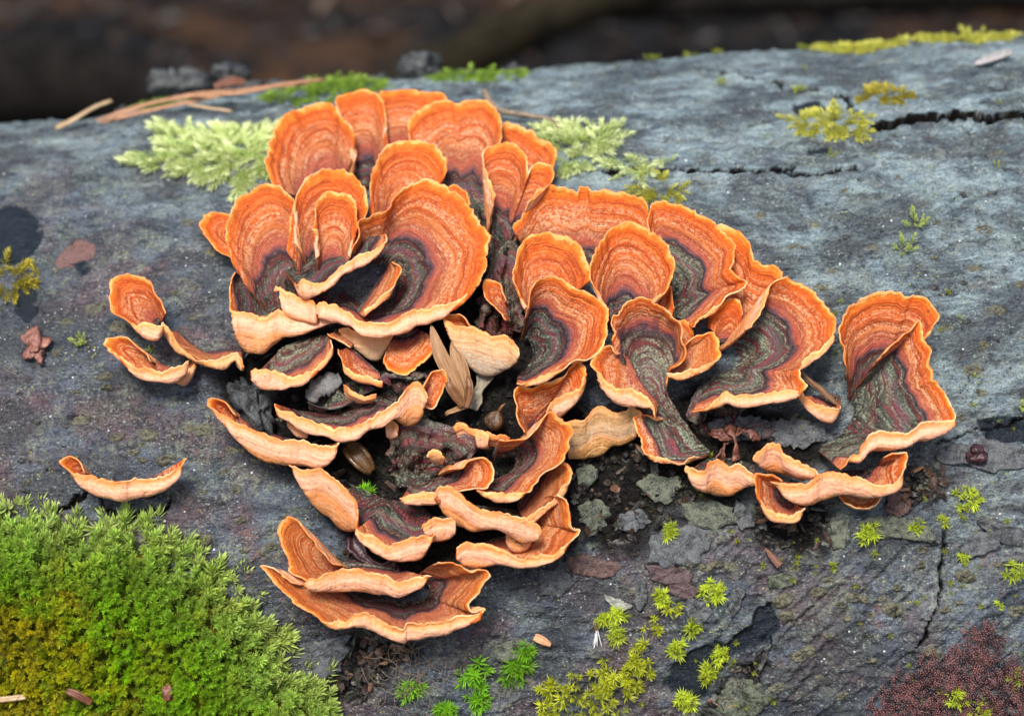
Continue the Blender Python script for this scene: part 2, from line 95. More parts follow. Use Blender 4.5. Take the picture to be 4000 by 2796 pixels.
 (0.1,0.5,0,'little orange lobe under the right end of the lower spoon shaped bracket',[(-905,2016,10,-929,1997,10,-953,1988,10),(-893,2014,46,-896,1967,46,-919,1933,44,-950,1948,49),(-888,2015,60,-893,1988,60,-916,1956,60,-949,1949,60)]),
 (0.05,0.6,0,'lone crescent bracket at far left above the green moss cushion',[(-1023,1640,10,-1058,1623,10,-1108,1616,10,-1165,1620,10,-1203,1637,10,-1219,1649,10),(-933,1661,90,-917,1626,113,-946,1598,108,-990,1576,105,-1034,1568,100,-1091,1563,97,-1112,1564,102,-1160,1574,100,-1203,1592,102,-1228,1615,113,-1245,1647,110,-1248,1660,90,-1247,1666,82,-1238,1673,82,-1226,1670,82,-1220,1662,82,-1215,1649,82),(-892,1668,130,-905,1652,130,-934,1631,130,-980,1614,130,-1025,1613,130,-1085,1613,130,-1108,1607,130,-1158,1619,130,-1205,1635,130,-1234,1642,130,-1265,1658,130,-1286,1675,130,-1285,1686,130,-1266,1694,130,-1240,1687,130,-1223,1672,130,-1210,1647,130)]),
 (0.3,0.5,0,'long dewy peach lip sloping down right below the dark wood chunk',[(-488,1707,20,-530,1716,20,-587,1733,20,-643,1752,20,-700,1781,20,-732,1801,20,-746,1808,20),(-436,1689,106,-433,1646,130,-478,1621,115,-531,1631,108,-577,1638,108,-635,1647,101,-677,1667,101,-704,1690,108,-743,1728,120,-775,1767,131,-786,1804,128,-772,1809,98,-770,1819,98,-759,1819,98,-749,1809,98,-740,1793,98),(-412,1680,150,-424,1674,150,-468,1672,150,-523,1692,150,-571,1700,150,-631,1718,150,-675,1738,150,-704,1752,150,-749,1772,150,-784,1794,150,-812,1816,150,-820,1827,150,-808,1837,150,-783,1831,150,-759,1811,150,-735,1782,150)]),
 (0.4,0.6,0,'long peach lip with red inner edge and a flap standing at its right end',[(-202,1857,20,-258,1871,20,-315,1854,20,-373,1828,20,-430,1812,20,-494,1812,20,-558,1821,20),(-141,1795,151,-163,1756,108,-188,1742,91,-205,1738,92,-224,1742,113,-244,1748,135,-280,1726,132,-328,1715,143,-365,1693,141,-409,1691,140,-451,1705,143,-494,1715,140,-537,1731,136,-565,1752,143,-592,1775,149,-596,1810,130),(-136,1808,160,-150,1830,160,-172,1840,160,-189,1835,160,-211,1809,160,-235,1784,160,-271,1766,160,-323,1740,160,-361,1720,160,-406,1720,160,-450,1730,160,-494,1745,160,-538,1765,160,-569,1777,160,-596,1791,160,-606,1810,160)]),
 (0.08,0.6,0,'small ear shaped brown bracket left of the dry bud husk',[(-164,1844,60,-156,1847,60,-152,1838,60,-154,1824,60,-162,1810,60),(-155,1843,90,-149,1860,90,-139,1874,90,-123,1881,90,-107,1879,90,-102,1865,90,-103,1850,90,-110,1832,93,-127,1810,93,-135,1789,94,-148,1786,93,-156,1793,90),(-150,1841,110,-142,1867,110,-129,1889,110,-105,1901,110,-81,1900,110,-73,1881,110,-75,1860,110,-90,1834,110,-113,1805,110,-125,1779,110,-142,1775,110,-153,1782,110)]),
 (1.2,0,0,'dead black bracket stub above the standing flap of the long peach lip',[(-274,1858,30,-229,1847,30,-165,1843,30),(-277,1878,66,-263,1889,66,-227,1880,66,-194,1874,66,-169,1881,66,-152,1869,66,-150,1844,66),(-281,1899,59,-267,1912,77,-221,1897,85,-179,1887,90,-151,1901,86,-135,1886,76,-144,1853,59)]),
 (0.48,0.5,0,'ear shaped orange bracket curling round a black hollow right of the centre',[(160,2023,20,172,2027,20,183,2022,20,192,2002,20,197,1979,20,193,1951,20,180,1929,20,162,1910,20,145,1898,20),(181,2044,116,186,2072,116,195,2090,116,216,2105,116,237,2108,116,261,2100,116,274,2083,116,289,2066,116,305,2055,116,324,2038,116,341,2022,116,348,2003,116,345,1974,116,337,1948,116,322,1917,116,317,1890,136,300,1870,154,267,1848,163,230,1824,171,176,1812,163,145,1833,136),(193,2048,180,196,2089,180,206,2118,180,234,2142,180,266,2152,180,300,2144,180,319,2123,180,341,2100,180,364,2088,180,395,2067,180,422,2048,180,433,2024,180,430,1984,180,421,1948,180,398,1905,180,366,1879,180,327,1869,180,282,1853,180,237,1837,180,180,1816,180,146,1814,180)]),
 (0.04,0.7,0,'orange brown tongue below the ear shaped bracket, folding over at its right',[(167,1703,30,174,1713,30,183,1722,30,192,1727,30,200,1721,30,206,1711,30,213,1700,30),(160,1691,96,150,1730,96,148,1757,96,146,1771,96,154,1782,96,183,1784,96,216,1792,96,254,1808,96,280,1834,96,295,1830,96,316,1827,110,337,1808,124,318,1771,118,282,1742,109,254,1734,112,238,1736,123,226,1731,116),(157,1683,140,140,1741,140,135,1779,140,130,1800,140,141,1815,140,185,1815,140,234,1827,140,290,1850,140,330,1889,140,351,1883,140,359,1859,140,350,1830,140,330,1802,140,292,1787,140,261,1774,140,242,1760,140,230,1741,140)]),
 (0.42,0.75,0,'twisted tan bracket with a black hollow in the lower centre',[(57,1630,20,69,1641,20,84,1649,20,103,1650,20,119,1641,20,124,1619,20,117,1599,20,100,1583,20,75,1571,20,43,1561,20,19,1556,20),(73,1652,104,111,1648,104,142,1660,104,165,1682,104,182,1702,104,198,1706,104,216,1691,104,232,1672,104,237,1646,104,231,1621,104,225,1596,113,213,1575,122,184,1556,130,162,1535,130,140,1516,122,126,1486,149,85,1484,144,45,1496,149,8,1526,122),(82,1661,160,136,1651,160,177,1666,160,207,1696,160,226,1727,160,246,1736,160,269,1717,160,292,1694,160,301,1662,160,294,1629,160,277,1597,160,254,1574,160,210,1555,160,186,1531,160,166,1503,160,134,1502,160,91,1507,160,48,1512,160,5,1518,160)]),
 (0.42,0.7,0,'reddish tongue bracket pointing right next to the dead black mass',[(-119,1592,20,-119,1602,20,-111,1610,20,-97,1609,20,-95,1595,20,-112,1585,20,-138,1579,20,-169,1574,20,-211,1566,20),(-92,1589,80,-66,1598,80,-55,1611,80,-36,1620,80,-15,1618,80,-5,1603,80,-4,1582,80,-4,1560,86,-13,1542,92,-32,1535,95,-61,1525,98,-90,1511,107,-132,1496,104,-165,1495,101,-191,1496,101,-219,1500,109,-229,1517,98),(-76,1586,120,-37,1595,120,-24,1611,120,0,1624,120,31,1625,120,47,1607,120,54,1577,120,47,1551,120,28,1532,120,2,1526,120,-37,1518,120,-79,1518,120,-127,1520,120,-161,1524,120,-188,1525,120,-219,1517,120,-233,1511,120)]),
 (0.2,0.5,2,'wide beige bracket showing only its plain folded underside at the centre right',[(503,1729,0,439,1711,0,382,1693,0,318,1683,0),(520,1715,77,507,1680,51,486,1666,33,469,1656,32,446,1651,33,425,1652,30,394,1631,18,368,1623,18,351,1622,18,328,1619,22,288,1620,27),(523,1724,90,513,1738,90,493,1751,90,478,1743,90,454,1737,90,433,1742,90,404,1755,90,377,1751,90,360,1738,90,335,1722,90,293,1716,90)]),
 (0.56,0.6,0,'large s curved peach bracket with a pointed left wing in the lower cluster',[(-144,1463,10,-167,1485,10,-208,1508,10,-256,1518,10,-298,1528,10,-332,1544,10,-360,1562,10,-388,1568,10,-423,1556,10),(-133,1413,112,-147,1375,134,-175,1347,117,-217,1338,117,-245,1339,123,-277,1349,126,-312,1371,131,-344,1394,137,-362,1424,141,-360,1435,131,-358,1436,109,-374,1437,95,-400,1435,79,-429,1447,70,-455,1476,73,-483,1494,76,-505,1522,95,-535,1576,125,-539,1609,120),(-129,1401,150,-144,1399,150,-170,1399,150,-214,1390,150,-244,1382,150,-278,1386,150,-315,1401,150,-350,1414,150,-369,1439,150,-364,1464,150,-356,1499,150,-369,1522,150,-392,1545,150,-420,1571,150,-448,1594,150,-478,1607,150,-504,1605,150,-543,1614,150,-571,1623,150)]),
 (0.3,0.5,0,'small knobby peach lobe between the s curved bracket and the dewy sloping lip',[(-82,1457,40,-117,1459,40,-152,1450,40),(-72,1404,116,-94,1393,105,-116,1387,101,-143,1390,105,-160,1410,123,-164,1423,118),(-68,1441,140,-88,1447,140,-110,1448,140,-138,1446,140,-159,1437,140,-167,1422,140)]),
 (0.3,0.5,0,'dewy peach lip sloping right in front of the twisted tan bracket',[(159,1443,30,105,1467,30,43,1477,30,-19,1488,30,-74,1491,30),(185,1384,163,178,1371,155,150,1370,146,131,1370,138,97,1391,144,56,1411,152,14,1410,142,-15,1409,131,-40,1421,123,-69,1433,120,-90,1456,128,-108,1476,142,-116,1500,171),(190,1391,180,184,1410,180,157,1422,180,139,1435,180,103,1446,180,59,1453,180,17,1467,180,-11,1483,180,-35,1507,180,-64,1524,180,-87,1534,180,-107,1532,180,-119,1514,180)]),
 (0.25,0.95,0,'tan inner bracket with a cream rim between the twisted and the wide brown brackets',[(208,1571,30,196,1557,30,176,1541,30,152,1519,30,132,1499,30,122,1480,30),(250,1587,90,256,1567,90,262,1544,108,256,1498,119,226,1464,116,197,1442,114,167,1419,111,145,1414,117),(273,1594,130,289,1571,130,285,1547,130,265,1515,130,234,1486,130,204,1466,130,173,1448,130,149,1433,130)]),
 (0.06,0.8,0,'wide brown lined bracket with a cream rim at the right of the lower cluster',[(161,1492,20,163,1471,20,159,1447,20,146,1424,20,129,1407,20,100,1396,20,65,1388,20,27,1381,20,-9,1369,20),(225,1496,104,236,1478,104,241,1458,104,241,1432,104,244,1410,104,253,1402,104,263,1368,137,247,1333,151,213,1311,149,177,1301,144,130,1299,143,107,1301,141,67,1310,135,25,1308,124,-17,1304,114,-47,1315,121,-63,1327,138),(259,1496,160,277,1478,160,285,1455,160,286,1424,160,295,1397,160,313,1391,160,290,1370,160,259,1347,160,224,1328,160,186,1326,160,136,1325,160,114,1331,160,72,1350,160,30,1366,160,-13,1377,160,-45,1377,160,-64,1362,160)]),
 (0.2,0.6,0,'small curled orange lobe inside the wide brown bracket',[(151,1409,50,124,1420,50,96,1419,50),(158,1391,91,150,1356,99,121,1343,96,95,1350,91,83,1372,94),(161,1386,110,152,1374,110,123,1366,110,97,1381,110,84,1397,110)]),
 (0.15,0.8,0,'arched peach lip above the bottom bracket',[(-250,1305,30,-298,1324,30,-346,1337,30,-401,1343,30,-457,1337,30,-493,1321,30),(-175,1290,139,-185,1257,164,-225,1240,157,-255,1238,155,-292,1247,150,-333,1254,146,-376,1260,144,-416,1260,143,-448,1263,149,-480,1266,156,-513,1279,167,-517,1294,139),(-148,1288,180,-175,1282,180,-216,1277,180,-245,1278,180,-282,1295,180,-325,1308,180,-369,1318,180,-409,1319,180,-444,1313,180,-478,1304,180,-515,1299,180,-525,1288,180)]),
 (0.05,0.85,0,'upright brown tongue with an orange edge at the left of the lower cluster',[(-424,1288,40,-413,1295,40,-407,1304,40,-404,1314,40),(-489,1289,106,-514,1302,116,-530,1320,120,-544,1345,120,-550,1368,116,-549,1391,113,-534,1403,106,-520,1415,106,-509,1416,106,-496,1408,106,-484,1390,106,-463,1366,106,-441,1342,106,-417,1326,106),(-524,1290,150,-550,1309,150,-570,1331,150,-589,1363,150,-604,1396,150,-610,1430,150,-601,1459,150,-580,1475,150,-563,1475,150,-545,1462,150,-525,1434,150,-494,1396,150,-459,1359,150,-424,1332,150)]),
 (0.3,0.85,0,'lowest bracket, a long boat shaped one with a brown lining and a split lip',[(-211,1282,20,-187,1273,20,-171,1262,20,-163,1248,20,-164,1231,20,-176,1218,20,-201,1210,20,-236,1208,20,-271,1210,20,-312,1217,20,-346,1223,20,-374,1227,20,-395,1231,20),(-152,1315,110,-128,1307,110,-105,1296,110,-83,1286,110,-63,1291,110,-43,1284,110,-36,1268,110,-31,1254,124,-44,1227,138,-66,1207,138,-79,1197,120,-73,1198,110,-62,1200,110,-42,1189,129,-21,1159,159,-64,1141,153,-112,1130,150,-175,1124,149,-221,1114,142,-236,1110,140,-244,1109,148,-272,1113,148,-303,1130,150,-333,1150,150,-358,1162,150,-381,1162,153,-412,1161,161,-452,1170,153,-479,1200,138,-502,1223,133,-534,1258,129,-552,1287,124,-554,1303,110,-544,1302,110,-527,1292,110,-508,1270,110),(-119,1331,170,-86,1321,170,-56,1307,170,-26,1293,170,1,1303,170,27,1295,170,37,1276,170,22,1259,170,-11,1230,170,-38,1208,170,-36,1188,170,-14,1189,170,7,1194,170,13,1185,170,-4,1176,170,-48,1170,170,-99,1164,170,-166,1160,170,-213,1163,170,-228,1161,170,-239,1147,170,-268,1151,170,-301,1165,170,-333,1185,170,-360,1196,170,-384,1192,170,-419,1177,170,-469,1180,170,-519,1201,170,-552,1228,170,-599,1271,170,-629,1310,170,-656,1342,170,-634,1341,170,-603,1324,170,-568,1290,170)]),
 (1.2,0,0,'dead black crumbling bracket mass in the lower centre',[(-254,1567,10,-185,1556,10,-100,1565,10),(-264,1643,40,-249,1677,40,-210,1696,40,-154,1683,40,-103,1668,40,-69,1661,40,-41,1643,40,-47,1613,40,-65,1591,40),(-272,1689,40,-258,1742,51,-207,1772,57,-130,1752,60,-61,1730,60,-19,1717,60,14,1688,57,-7,1642,51,-47,1608,40)]),
 (0.1,0.5,0,'little orange lobe under the left half of the long red edged lip',[(-518,1765,50,-546,1789,50,-574,1805,50),(-521,1717,89,-554,1725,81,-581,1758,86),(-520,1734,100,-552,1753,100,-579,1779,100)]),
 (1.2,0,0,'dark ribbed old bracket base running down between the biggest fan and the heart shaped lobe',[(6,2230,0,43,2227,0,80,2241,0),(-57,2373,48,-38,2444,48,-5,2476,48,33,2457,48,70,2418,48,106,2375,48,123,2335,48),(-97,2475,53,-73,2581,68,-27,2628,76,26,2591,80,77,2528,76,127,2461,68,147,2406,53)]),
 (1.2,0,0,'dark green black old bracket base left of the round orange bracket',[(35,1999,-10,71,1989,-10,115,2010,-10),(31,2050,32,48,2130,32,78,2197,32,112,2233,32,139,2211,32,151,2148,32,147,2068,32),(28,2087,40,47,2210,51,86,2316,57,132,2373,60,167,2336,57,178,2234,51,165,2109,40)]),
 (1.2,0,0,'black crumpled old bracket under the grey leaf scrap',[(-374,1906,0,-432,1895,0,-489,1891,0),(-332,1882,42,-379,1854,42,-426,1841,42,-472,1842,42,-510,1853,42),(-309,1868,70,-366,1828,70,-422,1810,70,-479,1814,70,-521,1831,70)]),
 (1.2,0,0,'black old bracket base deep under the dewy wide bracket',[(689,1683,-10,743,1665,-10,800,1676,-10),(672,1712,26,703,1753,26,751,1775,26,796,1765,26,820,1729,26),(663,1731,33,696,1797,43,755,1836,45,809,1819,42,833,1763,33)]),
 (0.2,0.9,0,'frilled brown bracket edge above the twisted tan bracket',[(95,1666,40,19,1678,40,-50,1696,40),(103,1671,76,65,1682,79,24,1689,81,-9,1701,80,-35,1718,79,-59,1712,78),(106,1675,90,65,1691,90,24,1703,90,-10,1713,90,-37,1729,90,-61,1719,90)]),
 (0.1,0.3,0,'tiny orange curl beside the frilled brown bracket edge',[(44,1664,50,30,1664,50,17,1669,50),(43,1663,93,23,1663,85,7,1663,90),(45,1689,110,25,1701,110,8,1694,110)]),
 (0.1,0.9,1,'tiny tan curled fragment on the dead black mass',[(-104,1624,60,-121,1625,60,-137,1632,60),(-94,1629,97,-104,1631,101,-126,1640,99,-145,1634,99),(-91,1633,110,-102,1645,110,-125,1656,110,-146,1641,110)]),
 (0.1,0.8,0,'small orange brown lobe left of the dead black mass',[(-241,1720,30,-255,1719,30,-269,1727,30),(-239,1715,73,-263,1711,62,-275,1715,70),(-236,1741,90,-259,1753,90,-272,1746,90)]),
 (0.35,0.3,0,'small red frilled bracket scrap above the middle of the red edged lip',[(-317,1832,50,-361,1832,50,-399,1849,50),(-305,1829,97,-340,1820,99,-376,1836,99,-403,1859,96),(-301,1833,110,-339,1829,110,-377,1844,110,-404,1865,110)]),
]
CRACKS = [(1.287,2.2,(-1417,1526,-1360,1551,-1317,1563,-1260,1591,-1210,1627)),(1.001,1.8,(-1196,1605,-1182,1562,-1143,1538,-1090,1521,-1040,1529,-990,1547,-964,1587)),(5.148,4,(1385,2869,1440,2873,1505,2894,1601,2911,1709,2914,1825,2882,1981,2891,2200,2851,2322,2855)),(1.859,2.4,(274,2759,382,2757,472,2722,579,2718,716,2710,865,2682,1016,2681,1208,2646,1314,2654,1392,2625)),(0.715,2,(1435,1362,1413,1261,1402,1193,1382,1112,1363,1058,1328,1005,1299,962)),(2.002,2,(1315,3172,1338,3065,1363,2974,1402,2878)),(1.144,1.2,(846,3527,1006,3442,1151,3270,1312,3153)),(0.286,0.8,(-824,2043,-722,2045,-678,2029)),(0.2145,0.6,(-1205,2254,-1134,2111,-936,2233,-734,2344)),(1.144,1.6,(1556,1639,1640,1651,1750,1656)),(0.715,1.3,(1413,1592,1499,1622,1570,1639)),(0.286,0.8,(1148,1826,1181,1869,1161,1751)),(0.286,0.8,(1535,1905,1535,1800,1512,1728)),(0.715,1.3,(1538,1328,1591,1312,1602,1284,1657,1294)),(0.3575,0.8,(823,808,816,937,891,1044)),(0.3575,0.8,(820,1007,948,1082,1047,1132))]
PATCHES = [('wood',1.3,(-1674,2751,-1629,2766,-1572,2752,-1513,2690,-1481,2591,-1484,2506,-1546,2461,-1628,2499)),('wood',1.2,(-1510,2424,-1457,2366,-1432,2290,-1471,2230,-1521,2252,-1522,2343)),('wood',0.8,(-1339,2453,-1295,2469,-1269,2417,-1301,2391)),('red',0.9,(-1386,2518,-1356,2580,-1299,2553,-1277,2478,-1313,2431,-1372,2436)),('wood',1.8,(514,905,556,952,642,1010,725,1026,811,1088,880,1141,904,1088,834,1013,749,966,690,902,660,858,592,862)),('wood',1,(1560,1675,1706,1673,1757,1598,1672,1576,1579,1603)),('wood',1,(1152,2793,1231,2810,1236,2745,1160,2741)),('wood',1,(1143,3085,1241,3106,1258,2999,1162,2990)),('soil',2.2,(-425,1120,-361,1137,-266,1104,-226,1067,-273,1000,-333,940,-419,902,-494,928,-453,1010)),('soil',1.5,(-781,2085,-666,2127,-432,2109,-228,2161,38,2317,140,2309,207,2128,319,1807,526,1749,701,1841,919,1767,1104,1668,1080,1557,871,1541,781,1450,562,1477,440,1305,304,1340,219,1304,-44,1319,-174,1230,-398,1216,-433,1356,-466,1567,-606,1647,-776,1819,-835,1914)),('soil',1,(310,1661,534,1662,651,1555,672,1470,557,1394,467,1289,346,1351,297,1451)),('soil',1,(834,1419,1043,1448,1079,1390,1072,1295,988,1272,854,1321)),('soil',1,(1338,1527,1435,1535,1439,1437,1355,1415,1271,1392,1261,1434)),('soil',1.4,(674,860,746,913,832,978,871,948,827,894,713,800,657,796))]
MATS = [
 ('moss_cushion','cushion',9,'thick bright green moss cushion filling the lower left corner of the log',(-1788,1443,-1688,1519,-1602,1501,-1517,1549,-1477,1564,-1435,1510,-1369,1480,-1300,1484,-1207,1463,-1139,1473,-1065,1457,-1017,1459,-979,1409,-927,1366,-874,1346,-823,1293,-785,1266,-767,1202,-724,1153,-680,1117,-669,1069,-679,1016,-604,957,-527,925,-492,868,-488,753,-695,676,-959,721,-1233,677,-1497,738,-1733,766,-1827,944,-1769,1146,-1819,1311)),
 ('feather_moss','pale',2,'pale feathery moss mat left of the top brackets',(-1208,2997,-1085,3035,-1129,3209,-993,3185,-846,3193,-712,3178,-664,3026,-709,2838,-772,2831,-796,2761,-866,2829,-917,2862,-982,2870,-1034,2905,-1120,2945)),
 ('feather_moss','pale',2,'pale feathery moss mat just right of the top brackets',(256,2994,360,3012,500,2961,498,2858,445,2796,366,2754,304,2723,293,2869)),
 ('feather_moss','pale2',1.5,'two small moss sprays straddling the long thin crack in the bark',(494,2703,522,2788,597,2766,713,2779,656,2727,561,2684)),
 ('feather_moss','yellow',1.5,'yellowish moss spray just below the long thin crack in the bark',(561,2672,637,2676,695,2646,719,2565,628,2559,587,2611)),
 ('ridge_moss','green',3,'green moss on the log ridge between the dry blades and the top brackets',(-807,3637,-745,3820,-672,3941,-573,3924,-464,3923,-452,3936,-337,3650,-509,3460,-614,3489,-708,3418)),
 ('ridge_moss','green',2,'bright moss strip on the ridge right of the black bark lump',(-199,3938,-127,3937,-17,3934,165,3710,151,3556,-9,3696,-112,3660)),
 ('ridge_moss','yellow',3,'long yellow green moss strip on the upper right ridge of the log',(1395,3941,1555,3931,1749,3926,1926,3931,2103,3937,2122,3875,1879,3721,1732,3943,1556,3741,1426,3791)),
 ('ridge_moss','green',2,'patchy moss on the ridge under the long dry blades',(-1346,3941,-1214,3934,-1165,3856,-1193,3642,-1314,3551)),
 ('yellow_moss','mat',3.5,'straggling yellow green moss mat at the bottom right of centre',(146,926,211,965,322,966,372,998,442,1015,482,1096,518,1128,568,1160,603,1164,593,1110,555,1064,546,1023,522,968,505,913,467,851,408,789,131,805,150,883)),
 ('moss_spray','yellow',1.5,'yellow moss beside the forked dark crack in the upper bark',(1113,2971,1208,2983,1304,2992,1377,2960,1344,2851,1253,2863,1165,2897)),
 ('moss_spray','olive',1.5,'olive moss spray above the wide dark crack at upper right',(1402,3118,1489,3162,1582,3146,1534,3060,1438,3050)),
 ('moss_spray','olive',1.5,'olive moss between the two black bark patches at the left edge',(-1609,2477,-1529,2450,-1477,2406,-1433,2418,-1489,2378,-1543,2335,-1594,2377)),
]
TUFTS = [
 (585,1378,4.29,'star','star moss tuft just below the heart shaped bark flake','small bright moss tufts on the lower right bark'),
 (704,1186,6.292,'star','double star moss tuft near the small brown leaf scrap','small bright moss tufts on the lower right bark'),
 (1503,1430,7.15,'star','largest bright moss tuft on the right, under the far right bracket','small bright moss tufts on the lower right bark'),
 (1191,1335,4.862,'star','low moss tuft beneath the curled brackets at right, left one of a pair','small bright moss tufts on the lower right bark'),
 (1341,1342,4.004,'star','low moss tuft beneath the curled brackets at right, right one of a pair','small bright moss tufts on the lower right bark'),
 (1627,1190,4.29,'star','moss tuft at the right edge of the picture beside a hanging thread','small bright moss tufts on the lower right bark'),
 (1474,1246,2.145,'star','tiny moss tuft just right of the top of the thin vertical crack','small bright moss tufts on the lower right bark'),
 (1076,1246,2.002,'star','tiny moss tuft on a lichen bump below the curled cup bracket','small bright moss tufts on the lower right bark'),
 (1425,1362,2.288,'star','little moss tuft at the very top of the thin vertical crack','small bright moss tufts on the lower right bark'),
 (1575,1094,2.002,'star','little yellow moss tuft at the right below the edge tuft','small bright moss tufts on the lower right bark'),
 (-49,965,6.578,'star2','deep green star moss tuft, tallest at the bottom centre','green star moss tufts along the bottom edge'),
 (-37,884,6.292,'star2','deep green star moss tuft lowest at the bottom centre','green star moss tufts along the bottom edge'),
 (79,972,6.006,'star2','deep green star moss tuft right of the tallest one at the bottom','green star moss tufts along the bottom edge'),
 (118,1030,3.718,'star2','small green star moss tuft beside the tan seed scale','green star moss tufts along the bottom edge'),
 (-248,930,4.576,'star2','green star moss tuft between the dead grass tangle and the bottom centre tufts','green star moss tufts along the bottom edge'),
 (-146,857,4.29,'star2','green star moss tuft cut by the bottom edge left of centre','green star moss tufts along the bottom edge'),
 (547,1178,4.29,'star','star moss tuft right of the pale bark chip','small bright moss tufts on the lower right bark'),
 (404,1136,2.86,'star','small yellow green moss tuft directly under the pale bark chip','small bright moss tufts on the lower right bark'),
 (361,1119,2.574,'star','smallest yellow green moss tuft lower left of the pale bark chip','small bright moss tufts on the lower right bark'),
 (404,1072,4.862,'star','yellow green moss tuft right of the white seed fluff','small bright moss tufts on the lower right bark'),
 (584,1014,3.432,'star','moss tuft at the left end of the wet black wood patch','small bright moss tufts on the lower right bark'),
 (644,1079,4.004,'star','moss tuft above the wet black wood patch','small bright moss tufts on the lower right bark'),
 (717,987,3.718,'star','moss tuft growing over the middle of the wet black wood patch','small bright moss tufts on the lower right bark'),
 (678,928,4.004,'star','shaggy moss tuft on the lower edge of the wet black wood patch','small bright moss tufts on the lower right bark'),
 (597,847,5.434,'star','yellow moss tuft at the bottom edge under the wet black wood','small bright moss tufts on the lower right bark'),
 (1419,823,6.864,'star','yellow green moss tuft rising out of the dark red liverwort','small bright moss tufts on the lower right bark'),
 (1507,771,5.148,'star','moss tuft at the bottom edge in the dark red liverwort','small bright moss tufts on the lower right bark'),
 (1625,868,4.576,'star','moss tuft at the right edge in the dark red liverwort','small bright moss tufts on the lower right bark'),
 (1473,2368,4.862,'pale','pale moss spray on the right bark, upper one of two','small blurred moss tufts on the upper bark'),
 (1417,2267,4.576,'pale','pale moss spray on the right bark, lower one of two','small blurred moss tufts on the upper bark'),
 (926,3338,3.146,'blur','yellow moss tuft on the upper bark below the ridge','small blurred moss tufts on the upper bark'),
 (1315,3937,3.432,'blur','bright green moss tuft on the ridge left of the long yellow strip','small blurred moss tufts on the upper bark'),
 (1190,3203,2.86,'blur','yellow moss tuft above the forked crack','small blurred moss tufts on the upper bark'),
 (1250,3461,2.145,'blur','small moss tuft just under the ridge above the forked crack','small blurred moss tufts on the upper bark'),
 (708,3943,3.432,'blur','wide green moss tuft on the ridge above the upper middle bark','small blurred moss tufts on the upper bark'),
 (851,3941,2.574,'blur','small green moss tuft on the ridge at the middle of the upper bark','small blurred moss tufts on the upper bark'),
 (967,3942,2.574,'blur','green moss tuft on the ridge right of the middle','small blurred moss tufts on the upper bark'),
 (556,3699,2.145,'blur','dark green moss tuft on the ridge left of the middle','small blurred moss tufts on the upper bark'),
 (1246,2731,2.574,'blur','small olive moss tuft below the forked crack','small blurred moss tufts on the upper bark'),
 (1386,2686,2.002,'blur','tiny moss tuft at the right end of the long thin crack','small blurred moss tufts on the upper bark'),
 (1037,2867,1.43,'blur','tiny moss tuft alone on the upper bark left of the forked crack','small blurred moss tufts on the upper bark'),
 (1558,2637,1.716,'blur','tiny moss tuft below the wide dark crack','small blurred moss tufts on the upper bark'),
 (1777,2614,1.716,'blur','tiny yellow moss tuft near the right edge below the wide dark crack','small blurred moss tufts on the upper bark'),
 (1856,2968,1.287,'blur','tiny moss dot above the right end of the wide dark crack','small blurred moss tufts on the upper bark'),
 (-1275,2124,3.718,'pale','small green moss spray above the red bark scrap at left','small blurred moss tufts on the upper bark'),
 (-1043,2071,2.574,'pale','small moss spray between the two spoon shaped brackets','small blurred moss tufts on the upper bark'),
 (-361,1553,3.146,'star2','small moss tuft in the dark hollow above the s curved bracket','green star moss tufts along the bottom edge'),
 (1708,1693,2.86,'pale','small yellow moss tuft at the right edge beside the far right bracket','small blurred moss tufts on the upper bark'),
 (1575,1797,1.716,'pale','tiny yellow moss tuft right of the far right bracket','small blurred moss tufts on the upper bark'),
 (1547,1994,1.43,'pale','tiny green moss tuft above the far right bracket rim','small blurred moss tufts on the upper bark'),
]
